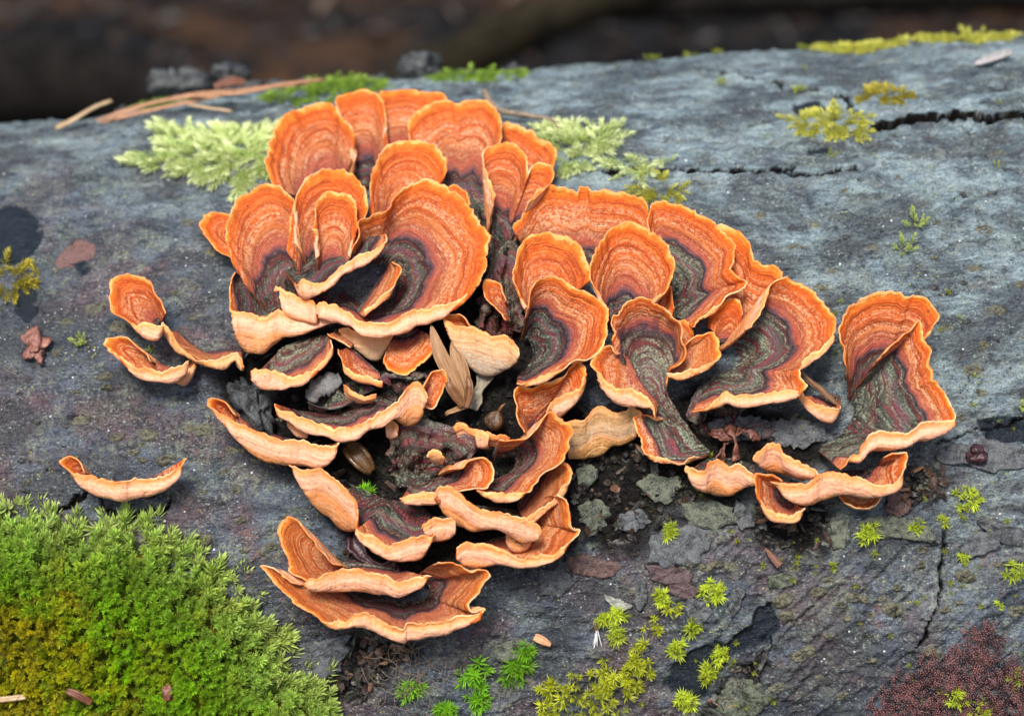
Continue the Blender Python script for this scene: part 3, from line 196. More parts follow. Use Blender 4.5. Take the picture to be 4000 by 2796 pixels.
KNOBS = [(-1047,1784,8.866,1.6),(-1148,1786,6.292,1.4),(-918,1798,5.72,1.2),(-872,1791,8.58,1.3),(-1265,1851,7.865,0.8),(-1089,1728,5.148,1.4),(-989,1700,7.436,1.5),(-968,1701,4.29,1),(-775,1715,6.292,1),(-697,1681,5.72,1),(-762,1585,4.862,1.2),(-750,1489,5.148,1.4),(-868,1585,3.432,1),(-804,1645,3.718,1),(-956,1463,7.15,1.2),(-872,1437,9.438,1.5),(-739,1394,4.29,1.1),(-654,1403,5.72,1),(-683,1384,3.718,1),(-728,1331,4.004,1),(-673,1300,3.432,1),(-1193,1993,7.15,2),(-1183,1953,4.862,2.4),(-1160,2171,8.58,1.3),(-1092,2149,4.862,1),(-1242,2256,10.01,1),(-1334,2210,6.292,1),(-1069,2243,5.148,0.8),(-984,2299,5.72,0.8),(-926,2322,5.148,0.8),(-878,2472,7.15,0.8),(-966,2608,8.58,0.8),(-1353,2093,5.72,1),(-1260,1673,7.865,1.2),(-1210,1649,3.432,0.9),(-1432,1655,3.718,0.9),(917,1146,9.152,1.8),(921,1097,7.15,1.4),(1028,1164,6.864,1.4),(1135,1140,7.15,1.3),(1169,1131,5.148,1.2),(1093,1122,4.29,1.4),(1210,1135,5.148,1),(1249,1099,9.438,1.5),(1266,1162,4.29,1.3),(1187,1085,3.718,1.2),(1479,1188,8.008,1.8),(1405,1090,5.148,1.2),(1453,1108,3.718,1),(1053,1027,4.862,1.2),(1176,1020,3.718,1),(983,983,7.722,1.2),(954,971,7.15,1.4),(1364,961,9.152,1),(1179,944,4.862,1),(1111,1079,3.718,1),(1356,1275,4.862,1.2),(1346,1223,3.146,1.1),(1064,1199,5.72,1),(958,1239,5.148,1),(630,1272,7.15,1.5),(685,1262,5.72,1.4),(720,1267,6.292,1.4),(767,1257,6.292,1.2),(1628,1070,7.15,1.2),(1576,1217,3.432,1),(761,940,5.72,1),(881,876,7.15,1),(1085,836,5.72,1),(1019,896,4.29,1),(1801,2694,5.72,0.8),(1617,2172,7.15,0.8),(1663,2020,8.58,0.8),(1501,1969,5.72,0.8),(1686,2327,8.58,0.7),(962,2468,8.58,0.6),(1075,2304,8.58,0.6),(1132,2413,7.15,0.6),(1304,2285,7.15,0.6),(1127,2142,7.15,0.7),(1603,1900,7.15,0.8),(1565,1827,8.58,0.8),(1583,1752,5.72,0.9),(1505,1678,6.292,0.9),(1762,2111,6.292,0.9),(1178,2207,5.72,0.6)]
FLAKES = [('lichen',2,(498,1543,540,1559,581,1543,623,1546,637,1514,605,1491,589,1464,548,1469,515,1493)),('rust',1.6,(268,1317,303,1329,337,1320,371,1300,419,1295,427,1271,395,1245,354,1250,299,1258,270,1280)),('plum',1.4,(500,1276,576,1276,636,1252,644,1217,572,1217,525,1231)),('pale',1.6,(367,1199,405,1183,455,1159,429,1137,396,1156,374,1178)),('grey',1.5,(473,1220,491,1244,503,1216,500,1164,471,1138,459,1166)),('grey',1.5,(530,1368,584,1392,667,1390,720,1370,703,1316,659,1275,576,1272,515,1284,511,1328)),('lichen',1.3,(321,1611,362,1601,381,1572,358,1538,316,1534,305,1576)),('lichen',1.2,(313,1478,369,1491,409,1458,391,1404,335,1393,310,1429)),('grey',1.2,(428,1443,505,1452,530,1409,473,1378,432,1394)),('lichen',1.3,(630,1459,727,1467,780,1436,791,1394,720,1370,640,1396)),('grey',1.3,(796,1462,835,1432,845,1377,803,1365,778,1408)),('lichen',1.5,(1081,1376,1133,1380,1136,1332,1113,1292,1075,1297)),('lichen',1.2,(1160,1378,1257,1386,1351,1367,1389,1331,1399,1296,1345,1299,1265,1317,1169,1309)),('rust',1.6,(1262,1448,1298,1462,1332,1437,1325,1389,1283,1378,1251,1400)),('grey',1.4,(1412,1578,1496,1594,1593,1602,1699,1574,1686,1505,1582,1498,1503,1530,1434,1528)),('grey',1.6,(1482,1304,1538,1322,1591,1312,1595,1275,1546,1253,1490,1243,1465,1271)),('grey',1.4,(1520,1357,1593,1339,1668,1321,1655,1267,1602,1280,1557,1307)),('grey',1.4,(763,1189,784,1202,801,1180,779,1127,757,1100,749,1149)),('grey',1.3,(624,1170,692,1159,704,1124,660,1085,627,1101,615,1136)),('grey',1.4,(453,1070,495,1081,505,1025,469,999,443,1022)),('lichen',1.4,(875,1224,930,1235,969,1205,927,1180,879,1190)),('plum',1.4,(567,1242,628,1225,667,1195,624,1163,570,1187)),('grey',1.2,(176,1279,246,1288,277,1245,239,1192,178,1210)),('lichen',1.2,(9,1054,94,1077,148,1053,117,1012,34,1010)),('grey',1.6,(-688,1052,-573,1101,-432,1121,-421,1078,-467,1011,-526,972,-609,977)),('grey',1.3,(1553,922,1643,931,1647,889,1579,886)),('lichen',1.2,(746,913,828,901,880,848,822,787,739,784,686,817)),('plum',1.8,(1505,1551,1541,1563,1566,1540,1565,1499,1550,1513,1531,1536)),('grey',1.4,(719,1707,804,1731,887,1718,940,1693,880,1647,797,1645,743,1670)),('plum',1.6,(830,1707,900,1710,938,1672,908,1645,853,1656)),('grey',1.6,(884,1690,997,1711,1092,1683,1087,1634,1016,1610,934,1622))]
BITS = {
 'blade_a': (-1436,3432,20,-1291,3473,40,-1079,3452,60,-862,3390,80,-700,3439,80,-559,3520,70),
 'blade_b': (-1414,3424,10,-1229,3413,30,-1048,3454,40,-843,3467,60,-621,3474,70),
 'blade_c': (-1383,3407,20,-1224,3482,40,-1034,3486,60,-832,3411,80),
 'blade_d': (-1586,3407,10,-1516,3407,40,-1445,3485,60,-1390,3535,70),
 'blade_e': (-1134,3540,30,-1063,3431,30,-980,3387,20,-903,3374,10),
 'twig_top': (52,3242,60,77,3162,50,108,3111,40,204,3073,30,291,3026,30,321,2982,20,359,2953,10),
 'needle_a': (1019,1822,110,1051,1790,100,1091,1760,80,1136,1721,50),
 'needle_b': (1013,1818,100,1048,1786,95,1088,1755,80,1131,1722,50),
 'husk1': (-29,1788,60,-60,1873,90,-97,1950,120,-119,2033,140),
 'husk2': (-27,1796,50,-27,1864,70,-37,1922,90,-59,1993,100),
 'husk3': (-23,1782,80,-13,1813,90,-8,1845,100,-12,1878,100),
 'husk4': (-30,1793,60,-58,1780,70,-79,1774,70,-87,1771,60),
 'husk5': (-32,1787,80,-54,1820,100,-69,1845,110,-73,1874,110),
 'scrap_beige': (-11,1801,30,9,1843,40,31,1882,50,43,1912,40),
 'capsule': (64,1746,40),
 'seed': (-369,1660,40),
 'leaf_grey': (-518,1844,60,-488,1876,80,-447,1890,90,-414,1903,80),
 'chunk': (-704,1853,40),
 'crumple': (793,1630,40),
 'scrap_red': (-1426,2113,20),
 'fluff': (338,1115,30,339,1075,30,335,1039,20),
 'seedtan': (147,1077,20,170,1066,25,196,1050,20),
 'leaf_brown': (872,1309,20,890,1282,30,912,1253,30),
 'twigbit': (-1289,1019,120,-1256,1004,120,-1220,977,110),
 'bud': (-977,996,120),
 'stick': (-1526,1003,120,-1471,1005,120,-1418,1008,120),
 'splinter': (1850,3322,20,1919,3344,30,2002,3399,30),
 'lump1': (-1227,3925,68),
 'lump2': (-241,3930,49),
 'lump3': (-1007,3921,81),
 'leaf_mid': (-1009,3631,50,-951,3651,60,-883,3613,60),
 'leafdark': (583,1381,10),
 'liver': (1177,770,10),
 'hair1': (-715,1721,20),
 'stem_thin': (577,1753,120,565,1734,120),
 'curl': (1540,1551,30),
 'tangle': (-244,1001,10),
 'deadgrass': (-212,957,10),
 'purple': (-398,1422,30,-384,1380,40,-343,1337,50,-295,1314,60,-261,1326,50),
 'liverpoly': (1172,766,0,1215,829,0,1251,869,0,1307,894,0,1301,923,0,1349,934,0,1403,910,0,1445,943,0,1487,968,0,1489,1016,0,1518,1036,0,1536,1007,0,1570,991,0,1548,964,0,1594,934,0,1566,907,0,1641,889,0,1700,857,0,1697,684,0,1163,716,0),
}

BARK_H = None
def bark_h(s, t):
    """height of the built bark above the ideal cylinder (mm)"""
    if BARK_H is None: return 0*np.asarray(s, float)
    S_, T_, H_ = BARK_H; s, t = np.asarray(s, float), np.asarray(t, float)
    i = np.clip(np.searchsorted(S_, s)-1, 0, len(S_)-2); j = np.clip(np.searchsorted(T_, t)-1, 0, len(T_)-2)
    a = np.clip((s-S_[i])/(S_[i+1]-S_[i]), 0, 1); b = np.clip((t-T_[j])/(T_[j+1]-T_[j]), 0, 1)
    return (H_[i, j]*(1-a)+H_[i+1, j]*a)*(1-b)+(H_[i, j+1]*(1-a)+H_[i+1, j+1]*a)*b
def bark_s(s, t, r=3.0):
    """the same, averaged over a disc of radius r"""
    return sum(bark_h(s+dx*r, t+dy*r) for dx, dy in ((0, 0), (1, 0), (-1, 0), (0, 1), (0, -1), (.7, .7), (-.7, .7), (.7, -.7), (-.7, -.7)))/9
def on_bark(s, t, r=2.5):
    o, ax, up, nn = frame(s, t); return o+nn*float(bark_s(s, t, r))*.001, ax, up, nn

# ------------------------------------------------------------------ noise
def _h(ix, iy, seed):
    n = (ix*374761393 + iy*668265263 + seed*974711) & 0xffffffff
    n = ((n ^ (n >> 13))*1274126177) & 0xffffffff
    return ((n ^ (n >> 16)) & 0xffff)/65535.0
def vn(x, y, seed=0):
    x, y = np.asarray(x, float), np.asarray(y, float)
    ix, iy = np.floor(x).astype(np.int64), np.floor(y).astype(np.int64); fx, fy = x-ix, y-iy
    fx = fx*fx*fx*(fx*(fx*6-15)+10); fy = fy*fy*fy*(fy*(fy*6-15)+10)
    a, b = _h(ix, iy, seed), _h(ix+1, iy, seed); c, d = _h(ix, iy+1, seed), _h(ix+1, iy+1, seed)
    return (a*(1-fx)+b*fx)*(1-fy) + (c*(1-fx)+d*fx)*fy
def fbm(x, y, seed=0, o=4):
    r, a, n = 0, .5, 0
    for k in range(o):
        r = r + a*vn(x*2**k, y*2**k, seed+k*17); n += a; a *= .55
    return r/n
def ss(a, b, x):
    t = np.clip((x-a)/(b-a), 0, 1); return t*t*(3-2*t)
def inpoly(x, y, P):
    r = np.zeros(np.shape(x), bool); n = len(P); j = n-1
    for i in range(n):
        (xi, yi), (xj, yj) = P[i], P[j]
        c = ((yi > y) != (yj > y)) & (x < (xj-xi)*(y-yi)/((yj-yi) or 1e-9)+xi); r ^= c; j = i
    return r
def segdist(x, y, P, closed=False):
    d = np.full(np.shape(x), 1e9); u = np.zeros(np.shape(x)); n = len(P); tot = n if closed else n-1
    for i in range(tot):
        (x0, y0), (x1, y1) = P[i], P[(i+1) % n]; dx, dy = x1-x0, y1-y0; L = dx*dx+dy*dy+1e-9
        k = np.clip(((x-x0)*dx+(y-y0)*dy)/L, 0, 1); dd = np.hypot(x-x0-k*dx, y-y0-k*dy)
        m = dd < d; d = np.where(m, dd, d); u = np.where(m, (i+k)/tot, u)
    return d, u
def pairs(t): return [(t[i]*.1, t[i+1]*.1) for i in range(0, len(t), 2)]
def trips(t): return np.array(t, float).reshape(-1, 3)*.1

# ------------------------------------------------------------------ objects
def props(o, label=None, cat=None, group=None, kind=None):
    for k, v in (('label', label), ('category', cat), ('group', group), ('kind', kind)):
        if v: o[k] = v
    return o
def empty(name, loc, label, cat, group=None):
    o = bpy.data.objects.new(name, None); COL.objects.link(o); o.location = loc; o.empty_display_size = .01
    return props(o, label, cat, group)
def mesh(name, V, faces, mats, parent=None, smooth=True, attrs=None, midx=None, loose_arrays=None):
    """V (n,3) world metres; faces: list of tuples or (k,3)/(k,4) int arrays"""
    me = bpy.data.meshes.new(name); V = np.asarray(V, float)
    org = np.array(parent.location) if parent is not None else V.mean(0)
    V = V-org
    if isinstance(faces, np.ndarray):
        n, k = faces.shape
        me.vertices.add(len(V)); me.vertices.foreach_set('co', V.astype(np.float32).ravel())
        me.loops.add(n*k); me.loops.foreach_set('vertex_index', faces.astype(np.int32).ravel())
        me.polygons.add(n); me.polygons.foreach_set('loop_start', np.arange(0, n*k, k, dtype=np.int32))
        me.update(calc_edges=True)
    else:
        me.from_pydata([tuple(v) for v in V], [], faces); me.update()
    me.polygons.foreach_set('use_smooth', np.full(len(me.polygons), smooth))
    for m in (mats if isinstance(mats, (list, tuple)) else [mats]): me.materials.append(m)
    if midx is not None: me.polygons.foreach_set('material_index', np.asarray(midx, np.int32))
    for k, v in (attrs or {}).items():
        v = np.asarray(v, np.float32)
        if v.ndim == 1: at = me.attributes.new(k, 'FLOAT', 'POINT'); at.data.foreach_set('value', v)
        elif v.shape[1] == 3: at = me.attributes.new(k, 'FLOAT_VECTOR', 'POINT'); at.data.foreach_set('vector', v.ravel())
        else: at = me.attributes.new(k, 'FLOAT_COLOR', 'POINT'); at.data.foreach_set('color', v.ravel())
    o = bpy.data.objects.new(name, me); COL.objects.link(o)
    if parent is not None: o.parent = parent
    else: o.location = org
    return o
def gridfaces(nu, nv, wrap=False):
    i, j = np.meshgrid(np.arange(nu if wrap else nu-1), np.arange(nv-1), indexing='ij'); i2 = (i+1) % nu
    return np.stack([i*nv+j, i2*nv+j, i2*nv+j+1, i*nv+j+1], -1).reshape(-1, 4)
def tube(P, rad, seg=8):
    P = np.asarray(P, float); T = np.gradient(P, axis=0); T /= np.linalg.norm(T, axis=1)[:, None]+1e-12
    rad = np.broadcast_to(np.asarray(rad, float), (len(P),))
    ref = np.array([.31, .2, .93]); N = np.cross(T, ref); N /= np.linalg.norm(N, axis=1)[:, None]; Bn = np.cross(T, N)
    a = np.linspace(0, 2*np.pi, seg, endpoint=False)
    V = P[:, None]+rad[:, None, None]*(np.cos(a)[None, :, None]*N[:, None]+np.sin(a)[None, :, None]*Bn[:, None])
    n = len(P); V = V.reshape(-1, 3); F = []
    for i in range(n-1):
        for k in range(seg): F.append((i*seg+k, i*seg+(k+1) % seg, (i+1)*seg+(k+1) % seg, (i+1)*seg+k))
    F.append(tuple(range(seg))[::-1]); F.append(tuple((n-1)*seg+k for k in range(seg)))
    return V, F
def crom(P, u):
    """Catmull-Rom through P (n,...) at index parameters u"""
    P = np.asarray(P, float); n = len(P); u = np.clip(u, 0, n-1-1e-9); i = np.floor(u).astype(int); f = (u-i)
    f = f.reshape(f.shape+(1,)*(P.ndim-1))
    g = lambda k: P[np.clip(k, 0, n-1)]
    p0, p1, p2, p3 = g(i-1), g(i), g(i+1), g(i+2)
    p0 = np.where((i == 0).reshape(f.shape), 2*p1-p2, p0); p3 = np.where((i >= n-2).reshape(f.shape), 2*p2-p1, p3)
    return .5*(2*p1+(p2-p0)*f+(2*p0-5*p1+4*p2-p3)*f*f+(3*p1-p0-3*p2+p3)*f**3)
def arcpar(P, m):
    d = np.r_[0, np.cumsum(np.linalg.norm(np.diff(P, axis=0), axis=1))]; return np.interp(np.linspace(0, d[-1], m), d, np.arange(len(P)))
def smoothpath(P, m):
    P = np.asarray(P, float); return crom(P, arcpar(P, m))

# ------------------------------------------------------------------ materials
class MB:
    def __init__(s, name):
        s.m = bpy.data.materials.new(name); s.m.use_nodes = True; s.t = s.m.node_tree; s.t.nodes.clear()
        s.out = s.new('ShaderNodeOutputMaterial')
    def new(s, k): return s.t.nodes.new(k)
    def put(s, sock, v):
        if hasattr(v, 'is_linked') or hasattr(v, 'links'): s.t.links.new(v, sock)
        else:
            if isinstance(v, (tuple, list)) and len(v) == 3 and sock.type == 'RGBA': v = (*v, 1)
            sock.default_value = v
    def attr(s, n, o='Fac'):
        a = s.new('ShaderNodeAttribute'); a.attribute_name = n; return a.outputs[o]
    def coord(s, o='Object'): return s.new('ShaderNodeTexCoord').outputs[o]
    def rnd(s): return s.new('ShaderNodeObjectInfo').outputs['Random']
    def noise(s, vec, scale, detail=3, rough=.55, dist=0, dim='3D', wv=None):
        n = s.new('ShaderNodeTexNoise'); n.noise_dimensions = dim
        if vec is not None: s.put(n.inputs['Vector'], vec)
        if wv is not None: s.put(n.inputs['W'], wv)
        n.inputs['Scale'].default_value = scale; n.inputs['Detail'].default_value = detail
        n.inputs['Roughness'].default_value = rough; n.inputs['Distortion'].default_value = dist
        return n.outputs['Fac']
    def voro(s, vec, scale, feat='F1', rnd=1.0):
        n = s.new('ShaderNodeTexVoronoi'); n.feature = feat; s.put(n.inputs['Vector'], vec); n.inputs['Scale'].default_value = scale
        n.inputs['Randomness'].default_value = rnd
        return n.outputs['Distance']
    def math(s, op, a, b=0.0, c=None, clamp=False):
        n = s.new('ShaderNodeMath'); n.operation = op; n.use_clamp = clamp; s.put(n.inputs[0], a); s.put(n.inputs[1], b)
        if c is not None: s.put(n.inputs[2], c)
        return n.outputs[0]
    def step(s, x, a, b, lo=0.0, hi=1.0):
        n = s.new('ShaderNodeMapRange'); n.interpolation_type = 'SMOOTHSTEP'; s.put(n.inputs[0], x)
        for k, v in zip((1, 2, 3, 4), (a, b, lo, hi)): n.inputs[k].default_value = v
        return n.outputs[0]
    def ramp(s, f, stops, interp='LINEAR'):
        n = s.new('ShaderNodeValToRGB'); s.put(n.inputs[0], f); e = n.color_ramp.elements; n.color_ramp.interpolation = interp
        while len(e) < len(stops): e.new(.5)
        for k, (p, c) in enumerate(sorted(stops, key=lambda q: q[0])): e[k].position = p; e[k].color = (*c, 1)
        return n.outputs[0]
    def mix(s, f, a, b, blend='MIX'):
        n = s.new('ShaderNodeMix'); n.data_type = 'RGBA'; n.blend_type = blend; s.put(n.inputs[0], f); s.put(n.inputs[6], a); s.put(n.inputs[7], b)
        return n.outputs[2]
    def xyz(s, x, y, z):
        n = s.new('ShaderNodeCombineXYZ'); s.put(n.inputs[0], x); s.put(n.inputs[1], y); s.put(n.inputs[2], z); return n.outputs[0]
    def mul(s, v, k):
        n = s.new('ShaderNodeVectorMath'); n.operation = 'MULTIPLY'; s.put(n.inputs[0], v); n.inputs[1].default_value = k; return n.outputs[0]
    def bump(s, h, dist, strength=1.0, prev=None):
        n = s.new('ShaderNodeBump'); s.put(n.inputs['Height'], h); n.inputs['Distance'].default_value = dist; s.put(n.inputs['Strength'], strength)
        if prev is not None: s.put(n.inputs['Normal'], prev)
        return n.outputs[0]
    def bsdf(s, col, rough=.6, nrm=None, spec=.5, **kw):
        n = s.new('ShaderNodeBsdfPrincipled'); s.put(n.inputs['Base Color'], col); s.put(n.inputs['Roughness'], rough)
        s.put(n.inputs['Specular IOR Level'], spec)
        if nrm is not None: s.put(n.inputs['Normal'], nrm)
        for k, v in kw.items(): s.put(n.inputs[k.replace('_', ' ')], v)
        s.t.links.new(n.outputs[0], s.out.inputs[0]); return s.m
    def trans(s, col, tcol, f, rough=.6, nrm=None, spec=.3):
        p = s.new('ShaderNodeBsdfPrincipled'); s.put(p.inputs['Base Color'], col); s.put(p.inputs['Roughness'], rough); s.put(p.inputs['Specular IOR Level'], spec)
        t = s.new('ShaderNodeBsdfTranslucent'); s.put(t.inputs[0], tcol)
        if nrm is not None: s.put(p.inputs['Normal'], nrm)
        m = s.new('ShaderNodeMixShader'); s.put(m.inputs[0], f); s.t.links.new(p.outputs[0], m.inputs[1]); s.t.links.new(t.outputs[0], m.inputs[2])
        s.t.links.new(m.outputs[0], s.out.inputs[0]); return s.m

def cap_material():
    b = MB('bracket_cap'); zone = b.attr('zone'); rimd = b.attr('rimd'); ul = b.attr('ulen'); tan = b.attr('tan'); rnd = b.attr('seed')
    obj = b.coord()
    wob = b.noise(obj, 160, 3, .6)
    wob2 = b.noise(obj, 700, 3, .6)
    z = b.math('ADD', zone, b.math('MULTIPLY', b.math('SUBTRACT', wob, .5), .16))
    z = b.math('ADD', z, b.math('MULTIPLY', b.math('SUBTRACT', wob2, .5), .05))
    z = b.math('ADD', z, b.math('MULTIPLY', b.math('SUBTRACT', rnd, .5), b.math('MULTIPLY', b.math('SUBTRACT', 1.0, zone), .12)))
    # concentric growth lines: noise that varies quickly towards the rim and slowly along it
    rw = b.math('ADD', rimd, b.math('MULTIPLY', wob2, .9))
    v1 = b.xyz(b.math('MULTIPLY', ul, .03), b.math('MULTIPLY', rw, .62), b.math('MULTIPLY', rnd, 37.0))
    l1 = b.noise(v1, 1.0, 3, .6, .15)
    v2 = b.xyz(b.math('MULTIPLY', ul, .07), b.math('MULTIPLY', rw, 1.7), b.math('MULTIPLY', rnd, 91.0))
    l2 = b.noise(v2, 1.0, 2, .6, .3)
    v3 = b.xyz(b.math('MULTIPLY', ul, 1.6), b.math('MULTIPLY', rimd, .12), rnd)
    l3 = b.noise(v3, 1.0, 3, .6)
    grain = b.noise(obj, 1500, 2, .75); grain2 = b.noise(obj, 800, 3, .65)
    col = b.ramp(z, [(.0, (.010, .010, .010)), (.08, (.03, .034, .028)), (.14, (.06, .012, .014)), (.19, (.010, .009, .010)), (.25, (.045, .05, .04)),
        (.29, (.12, .026, .028)), (.33, (.095, .045, .065)), (.37, (.06, .066, .052)), (.41, (.018, .016, .016)), (.44, (.08, .018, .018)), (.47, (.012, .010, .012)), (.495, (.060, .040, .050)), (.515, (.15, .050, .055)),
        (.535, (.20, .060, .055)), (.56, (.36, .085, .060)), (.585, (.40, .085, .045)), (.61, (.28, .050, .020)), (.65, (.46, .115, .028)), (.70, (.54, .145, .030)), (.74, (.40, .07, .014)),
        (.79, (.60, .108, .012)), (.83, (.41, .055, .008)), (.88, (.62, .110, .009)), (.92, (.50, .072, .007)), (.955, (.68, .140, .010)), (.985, (.76, .23, .025)), (1., (.86, .44, .13))])
    orange = b.step(z, .50, .56)
    dark = b.math('SUBTRACT', 1.0, orange)
    # rusty growth lines on the orange part
    k1 = b.step(l1, .54, .64)
    col = b.mix(b.math('MULTIPLY', b.math('MULTIPLY', k1, orange), b.step(rimd, .6, 2.0, 0, .62)), col, (.27, .040, .009))
    k2 = b.step(l2, .60, .70)
    col = b.mix(b.math('MULTIPLY', b.math('MULTIPLY', k2, orange), b.step(rimd, .4, 1.2, 0, .35)), col, (.30, .05, .010))
    # tan felt of fine hairs, densest in a belt behind the margin
    belt = b.math('MULTIPLY', b.step(z, .56, .64), b.step(z, .94, .78))
    bandf = b.step(l1, .66, .34)
    hair = b.math('MULTIPLY', b.math('MULTIPLY', belt, bandf), b.math('ADD', .18, b.math('MULTIPLY', tan, 1.6)))
    speck = b.step(b.math('ADD', grain, b.math('MULTIPLY', b.math('SUBTRACT', grain2, .5), .8)), .42, .60)
    hair = b.math('MULTIPLY', hair, b.math('ADD', .06, speck))
    col = b.mix(b.math('MINIMUM', hair, .88), col, b.mix(wob, (.58, .29, .14), (.76, .52, .33)))
    # brown felted specimens
    br = b.math('MULTIPLY', b.math('MULTIPLY', b.step(tan, .62, .95), orange), b.step(rimd, .8, 2.4))
    col = b.mix(b.math('MULTIPLY', br, b.math('ADD', .45, b.math('MULTIPLY', speck, .4))), col, b.mix(k1, (.33, .130, .036), (.17, .050, .015)))
    # grey green dust and red lines on the old dark part
    dust = b.math('MULTIPLY', dark, b.math('MULTIPLY', b.step(l1, .54, .40), b.step(b.math('ADD', grain, b.math('MULTIPLY', grain2, .6)), .68, .95)))
    dust = b.math('MULTIPLY', dust, b.step(z, .47, .42))
    col = b.mix(b.math('MULTIPLY', dust, b.attr('dust')), col, b.mix(wob, (.16, .18, .13), (.33, .36, .24)))
    red = b.math('MULTIPLY', dark, b.math('MULTIPLY', b.step(l1, .55, .64), b.math('MULTIPLY', b.step(l3, .35, .6), b.step(grain, .3, .5))))
    red = b.math('MULTIPLY', red, b.step(z, .46, .41))
    col = b.mix(b.math('MULTIPLY', red, .85), col, b.mix(wob2, (.28, .036, .026), (.22, .055, .085)))
    gg = b.math('MULTIPLY', b.math('MULTIPLY', dark, b.step(b.attr('dust'), .60, 1.0)), b.math('MULTIPLY', b.step(l1, .60, .46), b.step(z, .485, .45))); col = b.mix(b.math('MULTIPLY', gg, b.step(b.math('ADD', grain, b.math('MULTIPLY', grain2, .5)), .55, .95, .12, .90)), col, b.mix(grain, (.13, .14, .095), (.30, .32, .22)))
    spk = b.math('MULTIPLY', dark, b.step(grain, .62, .70)); col = b.mix(b.math('MULTIPLY', spk, .45), col, (.30, .31, .23))
    # speckle of fuzz and dirt
    sp = b.math('MULTIPLY', b.step(rimd, .3, 1.2), orange)
    col = b.mix(b.math('MULTIPLY', sp, b.step(grain, .52, .72, 0, .38)), col, (.74, .33, .10))
    col = b.mix(b.math('MULTIPLY', sp, b.step(grain, .48, .30, 0, .45)), col, (.24, .040, .008))
    col = b.mix(b.math('MULTIPLY', b.step(b.noise(obj, 480, 2, .5), .70, .75), .6), col, (.10, .03, .015))
    v4 = b.xyz(b.math('MULTIPLY', ul, .05), b.math('MULTIPLY', rw, 2.9), b.math('MULTIPLY', rnd, 17.0)); l4 = b.noise(v4, 1.0, 2, .5, .1)
    col = b.mix(b.math('MULTIPLY', b.math('MULTIPLY', b.step(l4, .54, .66), orange), b.step(rimd, .3, .9, 0, .55)), col, (.26, .038, .012))
    col = b.mix(b.math('MULTIPLY', b.math('MULTIPLY', b.step(l4, .46, .34), orange), .28), col, (.72, .30, .09))
    mv = b.step(z, .50, .60); mv = b.math('MULTIPLY', b.math('MULTIPLY', mv, b.step(z, .74, .62)), .30); col = b.mix(mv, col, b.mix(l2, (.16, .035, .035), (.36, .10, .075)))
    stain = b.step(b.noise(obj, 75, 4, .6), .58, .70, 0, .38); col = b.mix(b.math('MULTIPLY', stain, orange), col, (.20, .06, .025))
    col = b.mix(b.math('MULTIPLY', b.math('SUBTRACT', rnd, .4, None, True), .3), col, b.mix(.5, col, (.30, .07, .03)))
    n = b.bump(l1, .0011, .7); n = b.bump(l2, .0005, .5, n); n = b.bump(grain2, .0005, b.math('ADD', .25, b.math('MULTIPLY', dark, .6)), n); n = b.bump(grain, .0003, .8, n)
    return b.bsdf(col, b.math('SUBTRACT', .85, b.math('MULTIPLY', dark, .22)), n, .20)
